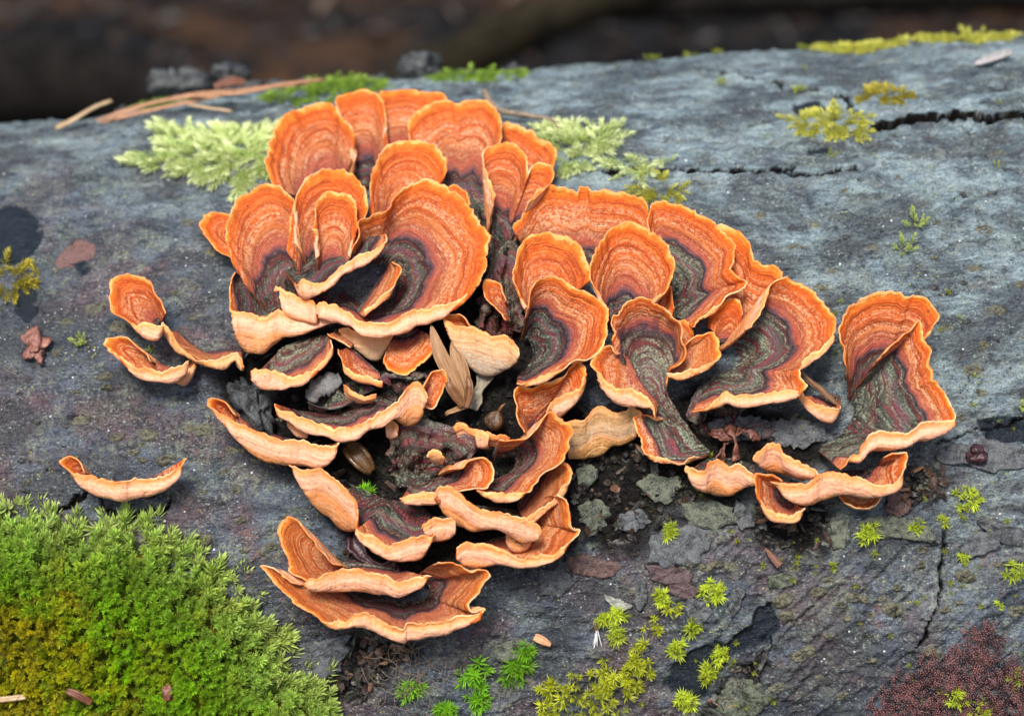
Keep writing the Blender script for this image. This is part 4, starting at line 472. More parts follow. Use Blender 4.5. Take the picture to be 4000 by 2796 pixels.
def under_material(name, beige):
    b = MB(name); rimd = b.attr('rimd'); rnd = b.attr('seed'); ul = b.attr('ulen'); obj = b.coord()
    n1 = b.noise(obj, 110, 3, .55); n2 = b.noise(obj, 900, 3, .6); l = b.noise(b.xyz(b.math('MULTIPLY', ul, .03), b.math('MULTIPLY', rimd, .5), b.math('MULTIPLY', rnd, 53.)), 1, 2, .5)
    d = b.math('ADD', rimd, b.math('MULTIPLY', b.math('SUBTRACT', n1, .5), 3.2))
    d = b.math('MULTIPLY', d, .1)
    if beige == 0: st = [(0, (.86, .50, .20)), (.045, (.80, .29, .06)), (.13, (.80, .34, .13)), (.28, (.82, .43, .26)), (.5, (.78, .39, .24)), (.75, (.70, .26, .08)), (1, (.52, .22, .08))]
    elif beige == 1: st = [(0, (.82, .46, .17)), (.05, (.76, .32, .08)), (.2, (.70, .36, .15)), (.5, (.60, .36, .18)), (.75, (.50, .35, .21)), (1, (.42, .32, .22))]
    else: st = [(0, (.78, .40, .14)), (.06, (.62, .32, .11)), (.25, (.52, .31, .13)), (.55, (.44, .28, .14)), (.8, (.40, .27, .15)), (1, (.52, .27, .09))]
    col = b.ramp(d, st)
    col = b.mix(b.step(l, .52, .66, 0, .22), col, (.62, .24, .07))
    col = b.mix(b.step(n2, .60, .75, 0, .25), col, (.80, .52, .34))
    rad = b.noise(b.xyz(b.math('MULTIPLY', ul, .55), b.math('MULTIPLY', rimd, .06), rnd), 1, 4, .65); col = b.mix(b.step(rad, .52, .70, 0, .35), col, (.62, .22, .07)); col = b.mix(b.step(rad, .46, .34, 0, .3), col, (.86, .50, .30))
    blot = b.noise(obj, 130, 4, .65); col = b.mix(b.math('MULTIPLY', b.step(blot, .56, .70), b.step(rimd, .5, 3, 0, .55)), col, (.50, .20, .085))
    spot = b.voro(obj, 330); col = b.mix(b.math('MULTIPLY', b.math('MULTIPLY', b.step(spot, .11, .06), b.step(n1, .45, .55)), .7), col, (.16, .055, .02))
    lines = b.noise(b.xyz(b.math('MULTIPLY', ul, .05), b.math('MULTIPLY', rimd, 1.4), b.math('MULTIPLY', rnd, 71.)), 1, 2, .5, .3); col = b.mix(b.step(lines, .54, .68, 0, .30), col, (.60, .20, .055))
    dew = b.voro(b.mul(obj, (1, 1, 1.13)), 1500); dew_glint = b.math('MULTIPLY', b.step(dew, .20, .12), b.step(b.noise(obj, 240, 2, .5), .50, .62))
    dew_glint = b.math('MULTIPLY', dew_glint, b.step(rimd, .6, 2.0))
    col = b.mix(b.math('MULTIPLY', dew_glint, .75), col, (.9, .85, .8))  # glints on the dew, painted as whitish dots in the colour
    n = b.bump(n1, .0035, .5); n = b.bump(l, .0009, .5, n); n = b.bump(lines, .0004, .6, n); n = b.bump(rad, .0009, .7, n); n = b.bump(n2, .0004, .6, n); n = b.bump(dew_glint, .0003, .6, n)
    return b.bsdf(col, .50, n, .35, Subsurface_Weight=.08, Subsurface_Radius=(1.0, .45, .25), Subsurface_Scale=.001)
def margin_material():
    b = MB('bracket_margin'); obj = b.coord(); n = b.noise(obj, 900, 3, .6); g = b.noise(obj, 180, 2, .5); tan = b.attr('tan')
    col = b.mix(b.step(n, .35, .65), (.72, .22, .050), (.84, .46, .20)); col = b.mix(b.step(g, .42, .62, 0, .75), col, (.66, .16, .025)); col = b.mix(b.step(b.noise(obj, 60, 2, .5), .54, .64, 0, .6), col, (.90, .66, .38))
    col = b.mix(b.attr('pale'), b.mix(n, (.05, .018, .014), (.34, .09, .03)), col)
    col = b.mix(b.step(tan, 1.5, 1.6), col, (.03, .028, .026))
    return b.bsdf(col, .6, b.bump(n, .0003, .5), .3)
CAPM = cap_material(); UNDM = [under_material('bracket_underside', 0), under_material('bracket_underside_beige', 1), under_material('bracket_underside_buff', 2)]; MARM = margin_material()

def bark_material():
    b = MB('wet_bark'); st = b.attr('st', 'Vector'); wood = b.attr('wood'); soil = b.attr('soil'); redm = b.attr('redw'); crack = b.attr('crack')
    n1 = b.noise(st, .035, 4, .55); n2 = b.noise(b.mul(st, (.6, 1.1, 1)), .13, 5, .6, .4); n3 = b.noise(st, .42, 4, .65); n4 = b.noise(st, 1.5, 3, .7)
    ns = b.noise(b.mul(st, (.35, 1.5, 1)), .4, 4, .6, .3)
    sx = b.new('ShaderNodeSeparateXYZ'); b.put(sx.inputs[0], st); tt = sx.outputs[1]; s_ = sx.outputs[0]
    upper = b.step(b.math('ADD', b.math('ADD', tt, b.math('MULTIPLY', s_, .55)), b.math('MULTIPLY', n1, 90.0)), 190, 370)                 # weathered upper side: more lichen, plus sky sheen painted into the colour
    col = b.mix(b.step(n2, .36, .62), (.026, .036, .054), (.104, .130, .168))
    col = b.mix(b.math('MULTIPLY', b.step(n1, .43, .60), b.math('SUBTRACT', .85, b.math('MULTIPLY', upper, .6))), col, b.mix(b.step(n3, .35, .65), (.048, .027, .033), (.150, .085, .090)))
    col = b.mix(b.math('MULTIPLY', b.step(b.noise(st, .06, 5, .65), .55, .68), b.step(n3, .42, .6, .1, .8)), col, (.20, .095, .075))
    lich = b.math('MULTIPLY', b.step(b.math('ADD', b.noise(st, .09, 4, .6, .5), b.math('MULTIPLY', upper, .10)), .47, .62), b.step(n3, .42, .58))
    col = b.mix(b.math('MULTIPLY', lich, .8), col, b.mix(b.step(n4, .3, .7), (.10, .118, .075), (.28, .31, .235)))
    col = b.mix(b.math('MULTIPLY', upper, b.step(n2, .38, .60, .25, .85)), col, b.mix(b.step(ns, .35, .65), (.130, .200, .235), (.34, .45, .465)))  # sky reflection painted as paler blue on the upper bark
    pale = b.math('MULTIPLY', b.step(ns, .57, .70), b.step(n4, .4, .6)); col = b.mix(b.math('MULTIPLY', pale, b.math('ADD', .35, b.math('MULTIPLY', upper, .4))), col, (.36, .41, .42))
    alg = b.math('MULTIPLY', b.step(b.noise(st, .05, 3, .6), .50, .64), b.step(n4, .50, .64)); col = b.mix(b.math('MULTIPLY', alg, .65), col, (.14, .17, .05))
    dk = b.math('MULTIPLY', b.step(b.noise(b.mul(st, (.7, 1.3, 1)), .17, 5, .65, .6), .53, .64), b.step(n3, .35, .52)); col = b.mix(b.math('MULTIPLY', dk, .88), col, (.016, .018, .022))
    pit = b.math('MULTIPLY', b.step(b.math('ADD', b.voro(b.mul(st, (.8, 1.2, 1)), .23), b.math('MULTIPLY', n3, .5)), .42, .30), b.step(b.noise(st, .11, 2, .5), .5, .6)); col = b.mix(b.math('MULTIPLY', pit, .8), col, (.012, .013, .015))
    col = b.mix(b.step(n4, .48, .32, 0, .62), col, (.014, .015, .018)); col = b.mix(b.step(n4, .58, .74, 0, .20), col, (.26, .28, .29))
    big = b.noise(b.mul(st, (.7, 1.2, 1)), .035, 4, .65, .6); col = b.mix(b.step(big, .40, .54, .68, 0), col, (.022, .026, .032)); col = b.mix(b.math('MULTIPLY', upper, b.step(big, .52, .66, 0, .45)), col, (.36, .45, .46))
    yel = b.step(b.voro(st, .42), .12, .08); yel = b.math('MULTIPLY', yel, b.step(b.noise(st, .045, 2, .5), .52, .58)); col = b.mix(b.math('MULTIPLY', yel, .85), col, (.50, .48, .03))
    n5 = b.noise(b.mul(st, (.75, 1.1, 1)), 1.25, 3, .75); fl = b.noise(st, .10, 3, .6); col = b.mix(b.math('MULTIPLY', b.step(n5, .54, .66), b.step(fl, .44, .58, .12, .75)), col, b.mix(fl, (.24, .30, .30), (.44, .50, .46))); col = b.mix(b.math('MULTIPLY', b.step(n5, .47, .36), b.step(fl, .60, .42, .3, .85)), col, (.012, .014, .018))
    glint = b.math('MULTIPLY', b.step(b.voro(st, .40), .11, .07), b.step(b.noise(st, .07, 2, .5), .46, .56)); col = b.mix(b.math('MULTIPLY', glint, .8), col, (.55, .62, .64))  # sparkles of water painted as pale specks
    wht = b.step(b.voro(b.mul(st, (1, 1.2, 1)), .16), .07, .045); col = b.mix(b.math('MULTIPLY', wht, .9), col, (.75, .78, .78))
    col = b.mix(redm, col, b.mix(n3, (.15, .075, .06), (.24, .13, .11)))
    so = b.mix(b.step(n3, .42, .68), (.004, .0035, .0035), (.022, .017, .015)); so = b.mix(b.math('MULTIPLY', alg, .6), so, (.05, .07, .025))
    col = b.mix(soil, col, so)
    col = b.mix(wood, col, b.mix(ns, (.005, .009, .014), (.014, .022, .032)))
    col = b.mix(crack, col, (.008, .007, .006))
    n = b.bump(n2, .004, .5); n = b.bump(ns, .0018, .6, n); n = b.bump(n3, .0016, .9, n); n = b.bump(n4, .0006, 1.0, n)
    ro = b.math('ADD', b.step(n3, .3, .7, .20, .46), b.math('MULTIPLY', lich, .2)); ro = b.math('SUBTRACT', ro, b.math('MULTIPLY', wood, .22))
    ro = b.math('ADD', ro, b.math('MULTIPLY', soil, .25))
    return b.bsdf(col, ro, n, b.math('MAXIMUM', b.math('SUBTRACT', b.math('SUBTRACT', b.math('SUBTRACT', .55, b.math('MULTIPLY', soil, .42)), b.math('MULTIPLY', crack, .6)), b.math('MULTIPLY', wood, .22)), 0.0))
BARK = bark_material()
def scrap_material(name, c1, c2, c3, scale=420, rough=.55, spk=.5, spec=.45):
    b = MB(name); o = b.coord(); n = b.noise(o, scale, 5, .65, .3); n2 = b.noise(o, scale*5, 3, .6)
    col = b.mix(b.step(n, .36, .62), c1, c2); col = b.mix(b.math('MULTIPLY', b.step(n2, .50, .66), spk), col, c3)
    return b.bsdf(col, rough, b.bump(n2, .0003, .6, b.bump(n, .0010, .6)), spec)
KNOBM = scrap_material('knob_bark', (.020, .020, .016), (.120, .112, .072), (.30, .30, .16), 620, .5, .45)
KNOBD = scrap_material('dark_knob_bark', (.012, .013, .015), (.055, .055, .055), (.17, .18, .14), 700, .3, .4)
FLAKEM = {'lichen': scrap_material('lichen_flake', (.014, .016, .013), (.085, .098, .062), (.24, .26, .17), 420), 'grey': scrap_material('grey_flake', (.016, .018, .022), (.080, .085, .095), (.21, .23, .19), 400),
          'rust': scrap_material('rust_flake', (.03, .014, .012), (.115, .055, .045), (.24, .18, .15), 520), 'plum': scrap_material('plum_flake', (.03, .016, .018), (.085, .045, .045), (.15, .11, .10), 350),
          'pale': scrap_material('pale_flake', (.16, .16, .13), (.36, .37, .32), (.48, .48, .42), 420)}
def fibre_material(name, c1, c2, dark, along=900, rough=.5, spec=.4):
    b = MB(name); u = b.attr('ulen'); v = b.attr('vlen'); n = b.noise(b.xyz(b.math('MULTIPLY', u, .15), b.math('MULTIPLY', v, 3.2), 0.0), 1, 4, .6); n2 = b.noise(b.coord(), 500, 3, .6)
    col = b.mix(b.step(n, .35, .65), c1, c2); col = b.mix(b.step(n2, .6, .72, 0, .7), col, dark)
    return b.bsdf(col, rough, b.bump(n, .0004, .6), spec)
def simple(name, c, rough=.6, **kw):
    b = MB(name); return b.bsdf(c, rough, **kw)
def moss_material(name):
    b = MB(name); c = b.attr('col', 'Color'); n = b.noise(b.coord(), 500, 2, .5)
    col = b.mix(b.step(n, .3, .7, 0, .25), c, (.30, .30, .02))
    return b.trans(col, col, .22, .45, None, .4)
MOSSM = moss_material('moss_leaf')

# ------------------------------------------------------------------ forest ground and what lies dimly behind the log
def build_ground():
    n = 160; g = np.linspace(-1, 1, n); g = np.sign(g)*np.abs(g)**2.2*20; X, Y = np.meshgrid(g, g+3, indexing='ij')
    Z = -.215 - .55*ss(.15, 1.6, Y) + (fbm(X*3, Y*3, 3)-.5)*.05 + (fbm(X*.4, Y*.4, 5)-.5)*.35*ss(1.5, 5, np.hypot(X, Y))
    b = MB('forest_soil'); o = b.coord(); n1 = b.noise(o, 2.2, 5, .6); n2 = b.noise(o, 14, 5, .65)
    col = b.mix(b.step(n1, .42, .6), (.002, .002, .002), (.050, .023, .008)); col = b.mix(b.step(n2, .5, .7, 0, .4), col, (.045, .024, .010))
    m = b.bsdf(col, .8, b.bump(n2, .02, .7), .2)
    V = np.stack([X, Y, Z], -1).reshape(-1, 3)
    props(mesh('forest_ground', V, gridfaces(n, n), m), kind='structure')
build_ground()
def leaf_litter():
    b = MB('dead_leaf'); c = b.attr('col', 'Color'); m = b.bsdf(c, .55, None, .4)
    N = 5200; V = []; F = []; Cc = []
    base = np.array([(0, -.5, 0), (.22, -.25, .05), (.27, .05, .07), (.15, .35, .05), (0, .55, 0), (-.15, .35, .05), (-.27, .05, .07), (-.22, -.25, .05), (0, 0, -.02)])
    fc = [(8, k, (k+1) % 8) for k in range(8)]
    r = np.random.default_rng(5); k = 0
    while k < N:
        x, y = r.uniform(-1.9, 2.1), r.uniform(.15, 4.0)
        z = -.215-.55*ss(.15, 1.6, y)+(fbm(x*3, y*3, 3)-.5)*.05+(fbm(x*.4, y*.4, 5)-.5)*.35*ss(1.5, 5, math.hypot(x, y))+r.uniform(0, .02)
        a, t1, t2 = r.uniform(0, 6.28), r.normal(0, .35), r.normal(0, .35); s = r.uniform(.025, .05)
        p = base*s*np.array([1, 1, r.uniform(.5, 3)]); ca, sa = math.cos(a), math.sin(a)
        p = np.stack([p[:, 0]*ca-p[:, 1]*sa, p[:, 0]*sa+p[:, 1]*ca, p[:, 2]+p[:, 0]*t1+p[:, 1]*t2], -1)+np.array([x, y, z])
        tone = r.choice(3, p=[.6, .3, .1]); c = [(.014, .008, .005), (.045, .021, .009), (.085, .045, .022)][tone]
        c = np.array(c)*r.uniform(.4, 1.1)*.75
        V.append(p); F += [tuple(q+9*k for q in f) for f in fc]; Cc.append(np.tile([*c, 1], (9, 1))); k += 1
    o = mesh('leaf_litter', np.concatenate(V), np.array(F), m, smooth=False, attrs={'col': np.concatenate(Cc)}); props(o, kind='stuff')
leaf_litter()
def branch(name, pts, rad, m, label, knots=14, cat='branch'):
    P = smoothpath(pts, 40); rr = np.interp(np.linspace(0, 1, 40), np.linspace(0, 1, len(rad)), rad)
    rr = rr*(1+.12*(vn(np.arange(40)*.6, 0*np.arange(40), 9)-.5)); V, F = tube(P, rr, 14)
    o = mesh(name, V, F, m); return props(o, label, cat)
BACKM = scrap_material('dim_rotten_wood', (.012, .010, .008), (.06, .03, .016), (.10, .055, .03), 22, .9, .6, .1)
OLIVEM = scrap_material('olive_mossy_wood', (.008, .007, .004), (.026, .020, .010), (.042, .034, .017), 22, .9, .6, .1)
BLACKM = scrap_material('black_wet_wood', (.004, .004, .004), (.014, .012, .011), (.03, .026, .022), 22, .95, .5, .05)
branch('fallen_branch', [(-.40, 1.55, -.62), (-.22, 1.72, -.58), (0, 1.95, -.55), (.25, 2.2, -.56)], [.025, .04, .035, .03], OLIVEM, 'olive branch lying slantwise out of focus behind the log, left of centre')
branch('fallen_branch', [(-1.0, 1.9, -.66), (-.8, 1.85, -.60), (-.62, 1.83, -.58), (-.45, 1.8, -.60)], [.05, .075, .07, .04], BLACKM, 'thick black branch lost in the dark behind the left end of the log')
branch('fallen_branch', [(.15, 2.35, -.66), (.5, 2.3, -.62), (.9, 2.28, -.6), (1.3, 2.3, -.62)], [.03, .04, .04, .04], BLACKM, 'dark horizontal branch at the upper right edge of the picture')
branch('fallen_branch', [(0.0, 1.6, -.74), (.35, 1.62, -.70), (.75, 1.68, -.68), (1.1, 1.75, -.68)], [.03, .045, .04, .035], BACKM, 'blurred brown branch just behind the upper right of the log')

# ------------------------------------------------------------------ the log
def build_log():
    s = np.concatenate([np.linspace(-1400, -235, 40, endpoint=False), np.arange(-235, 240, .62), np.linspace(240, 1500, 40)])
    t0 = -46.0; t1 = 465.0
    t = np.concatenate([np.arange(t0, 300, .62), np.arange(300, t1, .95), np.linspace(t1, t0+2*np.pi*R, 60, endpoint=False)])
    S, T = np.meshgrid(s, t, indexing='ij'); per = 2*np.pi*R
    fade = ss(t1+60, t1, T)*ss(t0-1, t0+12, T)                # the hidden back stays plain so that the seam closes
    Hh = (fbm(S/70, T/70, 1, 3)-.5)*5.0
    Hh += (fbm(S/16, T/10, 2, 4)-.5)*2.4
    ridge = 1-np.abs(2*fbm(S/17, T/5.5, 21, 3)-1); Hh += (ridge**3)*1.05-.4                     # wrinkles running along the log
    U, Vv = (S*.74+T*.67), (-S*.67+T*.74); dg = ss(20, 110, S+ (190-T)*.7)
    Hh += dg*((1-np.abs(2*fbm(U/22, Vv/3.6, 31, 3)-1))**3*1.3*(.3+1.2*vn(S/25, T/25, 99))-.4)                                 # slanting wrinkles low on the right
    Hh += (fbm(S/2.6, T/2.2, 4, 3)-.5)*.95
    # many little lenticel bumps
    cell = 6.5; cx, cy = np.floor(S/cell).astype(np.int64), np.floor(T/cell).astype(np.int64); bmp = np.zeros_like(S)
    for ox in (-1, 0, 1):
        for oy in (-1, 0, 1):
            a, bq, rr = _h(cx+ox, cy+oy, 51), _h(cx+ox, cy+oy, 52), _h(cx+ox, cy+oy, 53)
            px, py = (cx+ox+a)*cell, (cy+oy+bq)*cell; r = .5+1.5*rr**2
            bmp = np.maximum(bmp, (1-np.clip(((S-px)/(r*1.7))**2+((T-py)/r)**2, 0, 1))**1.2*.75*(rr > .35))
    Hh += bmp
    near = (np.abs(S) < 240) & (T < t1)
    wood = np.zeros_like(S); soil = np.zeros_like(S); redw = np.zeros_like(S); crack = np.zeros_like(S); pid = np.full(S.shape, -1); npid = 0
    wx = S+(fbm(S/7, T/7, 61, 3)-.5)*7; wy = T+(fbm(S/7, T/7, 67, 3)-.5)*7
    for kind, d, P in PATCHES:
        P = pairs(P); q = np.array(P); bb = near & (S > q[:, 0].min()-10) & (S < q[:, 0].max()+10) & (T > q[:, 1].min()-10) & (T < q[:, 1].max()+10)
        x, y = wx[bb], wy[bb]; ins = inpoly(x, y, P); dd, _ = segdist(x, y, P, True); sd_ = np.where(ins, dd, -dd)
        soft = .45 if kind != 'soil' else 4.0; k = ss(-soft, soft, sd_)
        if kind == 'soil':
            Hh[bb] = Hh[bb]-d*k + k*(fbm(x/1.6, y/1.6, 77, 3)-.5)*1.6; soil[bb] = np.maximum(soil[bb], k*ss(.25, .55, fbm(x/9, y/9, 78, 3)+k*.35))
        else:
            flat = (fbm(x/14, y/9, 79, 3)-.5)*1.6-d
            Hh[bb] = Hh[bb]*(1-k)+k*flat + .35*np.exp(-(sd_+.9)**2/.5)
            (wood if kind == 'wood' else redw)[bb] = np.maximum((wood if kind == 'wood' else redw)[bb], k)
            if kind == 'wood': pid[bb] = np.where(k > .3, npid, pid[bb]); npid += 1
    wx = S+(fbm(S/5, T/5, 81, 3)-.5)*4.5; wy = T+(fbm(S/5, T/5, 83, 3)-.5)*4.5
    for wd, d, P in CRACKS:
        P = pairs(P); q = np.array(P); bb = near & (S > q[:, 0].min()-8) & (S < q[:, 0].max()+8) & (T > q[:, 1].min()-8) & (T < q[:, 1].max()+8)
        dd, u = segdist(wx[bb], wy[bb], P); ww = wd*.5*(.45+.75*vn(S[bb]/3, T[bb]/3, 91))*(ss(0, .12, u)*ss(1, .85, u)*.8+.2)
        k = ss(ww+.35, ww-.35, dd); Hh[bb] = Hh[bb]-d*k+.5*np.exp(-((dd-ww-.8)/.7)**2); crack[bb] = np.maximum(crack[bb], ss(ww+np.minimum(1.5, ww*.8), ww+np.minimum(.5, ww*.2), dd)*ss(0, .10, u)*ss(1, .9, u))
    Hh -= 8.0*ss(-85, -165, S)*ss(270, 400, T)                                                  # the ridge sinks towards the left
    Hh *= fade
    global BARK_H; BARK_H = (s, t, Hh)
    V = W(S, T, Hh).reshape(-1, 3)
    root = empty('fallen_log', tuple(W(0.0, -R*math.pi/2, 0.0)), 'wet grey fallen log crossing the picture, its bark carrying the orange brackets', 'log')
    ns, nt = len(s), len(t); i, j = np.meshgrid(np.arange(ns-1), np.arange(nt), indexing='ij'); j2 = (j+1) % nt
    F = np.stack([i*nt+j, (i+1)*nt+j, (i+1)*nt+j2, i*nt+j2], -1).reshape(-1, 4)
    at = {'st': np.stack([S, T, 0*S], -1).reshape(-1, 3), 'wood': wood.ravel(), 'soil': soil.ravel(), 'redw': redw.ravel(), 'crack': crack.ravel()}
    fw = wood.ravel()[F].mean(1) > .5
    def sub(name, Fs):
        u, inv = np.unique(Fs, return_inverse=True)
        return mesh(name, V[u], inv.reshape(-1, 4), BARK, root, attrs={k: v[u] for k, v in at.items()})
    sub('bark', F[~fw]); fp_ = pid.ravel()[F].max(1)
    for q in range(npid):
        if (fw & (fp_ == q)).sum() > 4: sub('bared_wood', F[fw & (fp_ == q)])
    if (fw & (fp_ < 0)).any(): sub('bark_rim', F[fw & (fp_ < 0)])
    return root
LOG = build_log()
def knob(s, t, w, r, seed, m=None):
    o, ax, up, nn = frame(s, t); na, nr = 22, 8; a = np.linspace(0, 2*np.pi, na, endpoint=False); rr = np.linspace(1, 0.05, nr)
    Aq, Rq = np.meshgrid(a, rr, indexing='ij'); out = 1+.35*(vn(np.cos(Aq)*2+5, np.sin(Aq)*2+seed*3.1, seed)-.5)
    x = np.cos(Aq)*Rq*w*.5*out; y = np.sin(Aq)*Rq*w*.30*out; rot = (vn(seed*1.7, .3, 3)-.5)*.8; x, y = x*math.cos(rot)-y*math.sin(rot), x*math.sin(rot)+y*math.cos(rot)
    h = r*1.05*(1-Rq**2)**.5 - r*.30*np.exp(-(Rq/.35)**2)*(vn(seed*2.3, 1.1, 4) > .4) + (vn(x*1.3+seed, y*2.2, seed)-.5)*1.15*ss(1, .8, Rq) + (vn(x*3+seed, y*4, seed+1)-.5)*.3 - .35
    P = o+(x[..., None]*ax+y[..., None]*up+(h+.6*bark_h(s+x, t+y)+.4*bark_s(s, t, w*.3))[..., None]*nn)*.001
    V = np.concatenate([P.reshape(-1, 3), P[:, -1].mean(0)[None]]); F = [tuple(f) for f in gridfaces(na, nr, True)]+[(k*nr+nr-1, ((k+1) % na)*nr+nr-1, na*nr) for k in range(na)]
    mesh('bark_knob', V, F, m or KNOBM, LOG)
for k, (s, t, wd, r) in enumerate(KNOBS): knob(s*.1, t*.1, wd*.85, r*.85, k)
KRNG = np.random.default_rng(23); kn = 0
while kn < 150:
    s_k, t_k = (KRNG.uniform(-165, -30), KRNG.uniform(95, 235)) if kn % 2 else (KRNG.uniform(60, 178), KRNG.uniform(85, 260))
    if fbm(s_k/18, t_k/18, 88, 2) < .46: continue
    wk = KRNG.uniform(1.3, 4.2); knob(s_k, t_k, wk, wk*.24, 200+kn, KNOBD if KRNG.uniform() < .6 else KNOBM); kn += 1
def flake(P, lift, m, seed, parent, name='bark_flake', h0=.35, thick=.65, dome=.5):
    P = np.array(pairs(P)); n = 40; cl = np.vstack([P, P[:1]]); d = np.r_[0, np.cumsum(np.linalg.norm(np.diff(cl, axis=0), axis=1))]; u = np.linspace(0, d[-1], n, endpoint=False)
    ring = np.stack([np.interp(u, d, cl[:, 0]), np.interp(u, d, cl[:, 1])], -1); c = ring.mean(0)
    ring = c+(ring-c)*(1+.22*(vn(u*.8, 0*u, seed)-.5)+.20*(vn(u*1.9, 0*u, seed+5)-.5))[:, None]
    hb_ = float(bark_s(c[0], c[1], 4.0)); lv = []; tilt = np.array([math.cos(seed*2.1), math.sin(seed*2.1)])*.05
    for f in (1.0, .97, .8, .55, .25, .02):
        q = c+(ring-c)*f; h = h0+thick+lift*.55*(f**2)*(vn(u*.18, 0*u, seed+2))-dome*f**2*.4 + (q-c)@tilt + (vn(q[:, 0]*.9, q[:, 1]*.9, seed+3)-.5)*.9 + .5*hb_ + .5*bark_s(q[:, 0], q[:, 1], 2.0)
        lv.append(W(q[:, 0], q[:, 1], h-(thick*.35 if f == 1.0 else 0)))
    q = ring; bot = W(q[:, 0], q[:, 1], h0+lift*.55*vn(u*.18, 0*u, seed+2)-dome*.4+(q-c)@tilt-.5+.5*hb_+.5*bark_s(q[:, 0], q[:, 1], 2.0))
    lv = [bot]+lv; V = np.stack(lv, 1).reshape(-1, 3); k = len(lv); F = [tuple(f) for f in gridfaces(n, k, True)]; F.append(tuple(i*k+k-1 for i in range(n)))
    return mesh(name, V, F, m, parent)
for k, (kind, lift, P) in enumerate(FLAKES): flake(P, lift, FLAKEM[kind], k+3, LOG)

# ------------------------------------------------------------------ the brackets
DEWM = simple('dew_water', (1, 1, 1), .02, **{'Transmission_Weight': 1.0, 'IOR': 1.33})
ICO = None
def ico():
    p = (1+5**.5)/2; v = np.array([(-1, p, 0), (1, p, 0), (-1, -p, 0), (1, -p, 0), (0, -1, p), (0, 1, p), (0, -1, -p), (0, 1, -p), (p, 0, -1), (p, 0, 1), (-p, 0, -1), (-p, 0, 1)], float)
    f = [(0, 11, 5), (0, 5, 1), (0, 1, 7), (0, 7, 10), (0, 10, 11), (1, 5, 9), (5, 11, 4), (11, 10, 2), (10, 7, 6), (7, 1, 8), (3, 9, 4), (3, 4, 2), (3, 2, 6), (3, 6, 8), (3, 8, 9), (4, 9, 5), (2, 4, 11), (6, 2, 10), (8, 6, 7), (9, 8, 1)]
    v /= np.linalg.norm(v, axis=1)[:, None]; vs = [tuple(x) for x in v]; cache = {}; g = []
    def mid(i, j):
        k = (min(i, j), max(i, j))
        if k not in cache:
            m = (np.array(vs[i])+np.array(vs[j])); m /= np.linalg.norm(m); vs.append(tuple(m)); cache[k] = len(vs)-1
        return cache[k]
    for a, b, c in f:
        d, e, h = mid(a, b), mid(b, c), mid(c, a); g += [(a, d, h), (b, e, d), (c, h, e), (d, e, h)]
    return np.array(vs), np.array(g)
IV, IF = ico()
def blobs(P, rad):
    P = np.asarray(P); rad = np.broadcast_to(np.asarray(rad, float), (len(P),)); n = len(IV)
    V = (P[:, None]+IV[None]*rad[:, None, None]).reshape(-1, 3); F = (IF[None]+(np.arange(len(P))*n)[:, None, None]).reshape(-1, 3)
    return V, F
